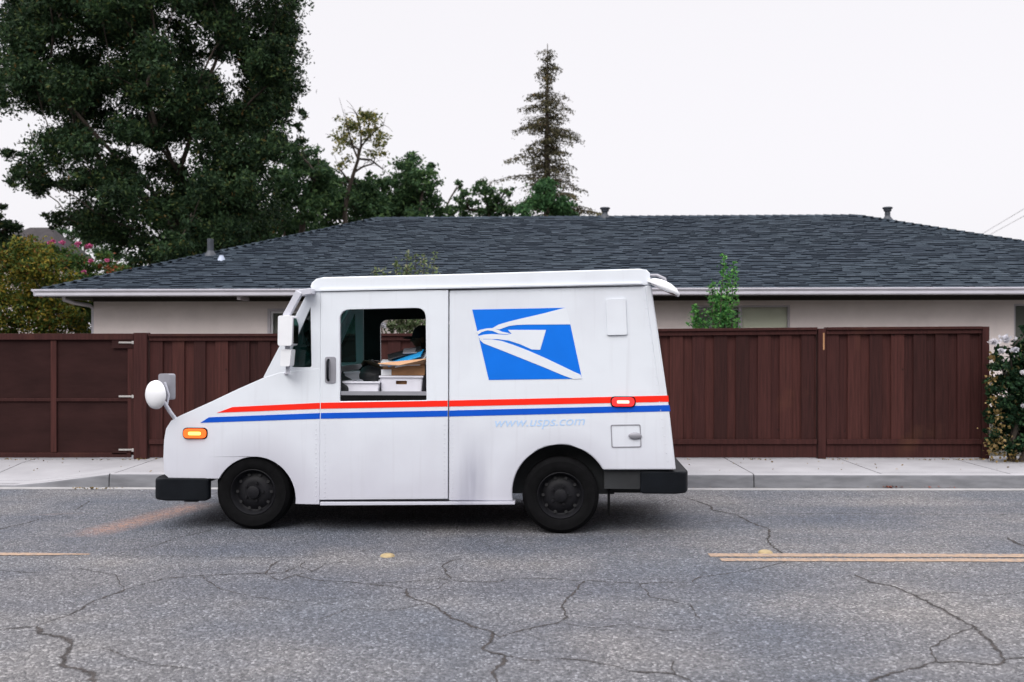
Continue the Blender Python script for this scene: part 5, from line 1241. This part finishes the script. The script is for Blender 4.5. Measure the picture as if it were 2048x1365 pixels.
vs = [(*hip, .12), (*(hip.lerp(ch, .5)), .115), (*ch, .125), (*neck, .052), (*(hd+Vector((.02, 0, -.07))), .05)]; es = [(0, 1), (1, 2), (2, 3), (3, 4)]
for s_ in (-1, 1):
    sh_ = Vector((ch.x, s_*.185, ch.z+.07)); hn = hands[s_]; el = sh_.lerp(hn, .5) + Vector((.02, s_*.05, -.10)); wr = hn + (el-hn).normalized()*.09
    k = len(vs); vs += [(*sh_, .058), (*el, .040), (*wr, .026), (*(hn+Vector((0, 0, .005))), (.040, .020))]; es += [(2, k), (k, k+1), (k+1, k+2), (k+2, k+3)]
    dirn = (hn-wr).normalized(); side_ = Vector((0, 1, 0)); dn = Vector((-.3, 0, -1)).normalized()
    for f_, (oy, L_) in enumerate(((-.030, .060), (-.010, .072), (.011, .068), (.030, .052))):
        b0 = hn + side_*oy + dirn*.012; b1 = b0 + dirn*L_*.5; b2 = b1 + (dirn*.3+dn).normalized()*L_*.5; b3 = b2 + (dn - dirn*.7).normalized()*L_*.35
        k2 = len(vs); vs += [(*b0, .010), (*b1, .009), (*b2, .0085), (*b3, .0075)]; es += [(k+3, k2), (k2, k2+1), (k2+1, k2+2), (k2+2, k2+3)]
    b0 = wr + dirn*.035 + side_*(-s_)*.035; b1 = b0 + (dirn + side_*(-s_)*.9).normalized()*.03 + dn*.01; b2 = b1 + (dirn*.8+dn).normalized()*.03
    k2 = len(vs); vs += [(*b0, .012), (*b1, .010), (*b2, .0085)]; es += [(k+2, k2), (k2, k2+1), (k2+1, k2+2)]
    kn = Vector((-.42, s_*.16, .10)); an = Vector((-.50, s_*.15, -.28)); to = Vector((-.64, s_*.16, -.30)); hp = Vector((-.04, s_*.09, .07))
    k = len(vs); vs += [(*hp, .095), (*kn, .065), (*an, .042), (*to, .035)]; es += [(0, k), (k, k+1), (k+1, k+2), (k+2, k+3)]
bd_ = skin('body', M['skin'], vs, es, P)
# shirt with short sleeves, trousers
vs2 = [(*(hip+Vector((0, 0, .02))), .138), (*(hip.lerp(ch, .5)), .132), (*ch, .142), (*(neck+Vector((.01, 0, -.03))), .075)]; es2 = [(0, 1), (1, 2), (2, 3)]
for s_ in (-1, 1):
    sh_ = Vector((ch.x, s_*.185, ch.z+.07)); hn = hands[s_]; el = sh_.lerp(hn, .5) + Vector((.02, s_*.05, -.10)); k = len(vs2)
    vs2 += [(*sh_, .075), (*(sh_.lerp(el, .7)), .062)]; es2 += [(2, k), (k, k+1)]
skin('shirt', M['shirt'], vs2, es2, P)
vs3 = [(*hip, .140)]; es3 = []
for s_ in (-1, 1):
    kn = Vector((-.42, s_*.16, .10)); an = Vector((-.49, s_*.15, -.22)); hp = Vector((-.04, s_*.09, .07)); k = len(vs3)
    vs3 += [(*hp, .108), (*kn, .080), (*an, .062)]; es3 += [(0, k), (k, k+1), (k+1, k+2)]
skin('trousers', M['trousers'], vs3, es3, P)
# head: a lathe deformed into skull + face, joined to the body object as one child mesh (hair, cap are others)
b = MB(); n1, n2 = 28, 36
for i in range(n1+1):
    ph = math.pi*i/n1
    for j in range(n2):
        th = 2*math.pi*j/n2; x = math.sin(ph)*math.cos(th); y = math.sin(ph)*math.sin(th); z = math.cos(ph)
        px_, py_, pz_ = x*.098, y*.077, z*.118
        if z < 0: px_ *= 1 - .25*z*z; py_ *= 1 - .38*z*z
        if x < 0:                                  # face looks along -x
            fy = math.exp(-(y/.22)**2)
            px_ -= .020*fy*math.exp(-((z+.12)/.16)**2) + .008*fy*math.exp(-((z+.10)/.06)**2)    # nose
            px_ += .008*math.exp(-((abs(y)-.36)/.14)**2)*math.exp(-((z-.06)/.10)**2)             # eye sockets
            px_ -= .007*math.exp(-(y/.35)**2)*(math.exp(-((z+.46)/.05)**2)+math.exp(-((z+.56)/.05)**2))  # lips
            px_ -= .010*math.exp(-(y/.3)**2)*math.exp(-((z+.86)/.14)**2)                         # chin
        b.v.append((px_+hd.x, py_+hd.y, pz_+hd.z))
for i in range(n1):
    for j in range(n2): b.f.append((i*n2+j, i*n2+(j+1) % n2, (i+1)*n2+(j+1) % n2, (i+1)*n2+j)); b.m.append(0)
for s_ in (-1, 1):
    b.lathe([(.0, .012), (.018, .012), (.024, .004), (.02, -.004), (0, -.004)], Matrix.Translation(hd+Vector((.012, s_*.078, -.008))) @ Matrix.Rotation(-s_*R(90), 4, 'X') @ Matrix.Diagonal((.8, 1.35, 1, 1)), 14)
b.build('head', M['skin'], P, smooth=80)
b = MB()
for s_ in (-1, 1): b.lathe([(0, .012), (.008, .009), (.012, 0)], Matrix.Translation(hd+Vector((-.083, s_*.029, .008))) @ Matrix.Rotation(R(-90), 4, 'Y'), 12)
b.build('eyes', mat('eye_white', (.5, .48, .46), .2), P, smooth=80)
b = MB(); b.lathe([(0, .125), (.04, .118), (.075, .092), (.096, .05), (.101, .012), (.098, -.0)], Matrix.Translation(hd+Vector((.004, 0, .008))) @ Matrix.Diagonal((1.06, .86, 1, 1)), 32)
b.prism([(-.09, -.07), (-.13, -.065), (-.175, -.04), (-.19, 0), (-.175, .04), (-.13, .065), (-.09, .07), (-.075, 0)], [], lambda u, v: (hd.x+u, hd.y+v, hd.z+.022-.35*v*v/.07+(u+.09)*.15), lambda u, v: (hd.x+u, hd.y+v, hd.z+.028-.35*v*v/.07+(u+.09)*.15))
b.build('cap', M['cap'], P, smooth=50)
b = MB(); b.lathe([(.101, .03), (.103, 0), (.10, -.04), (.088, -.075), (.06, -.09)], Matrix.Translation(hd+Vector((.012, 0, .0))) @ Matrix.Diagonal((.98, .82, 1, 1)), 32)
bm_keep = [f for f in b.f if sum(b.v[i][0] for i in f)/len(f) > hd.x-.012]; b.m = [0]*len(bm_keep); b.f = bm_keep
b.build('hair', M['hair'], P, smooth=60)
tag(P, 'driver in dark shirt and cap seated at the wheel inside the mail truck', 'person')
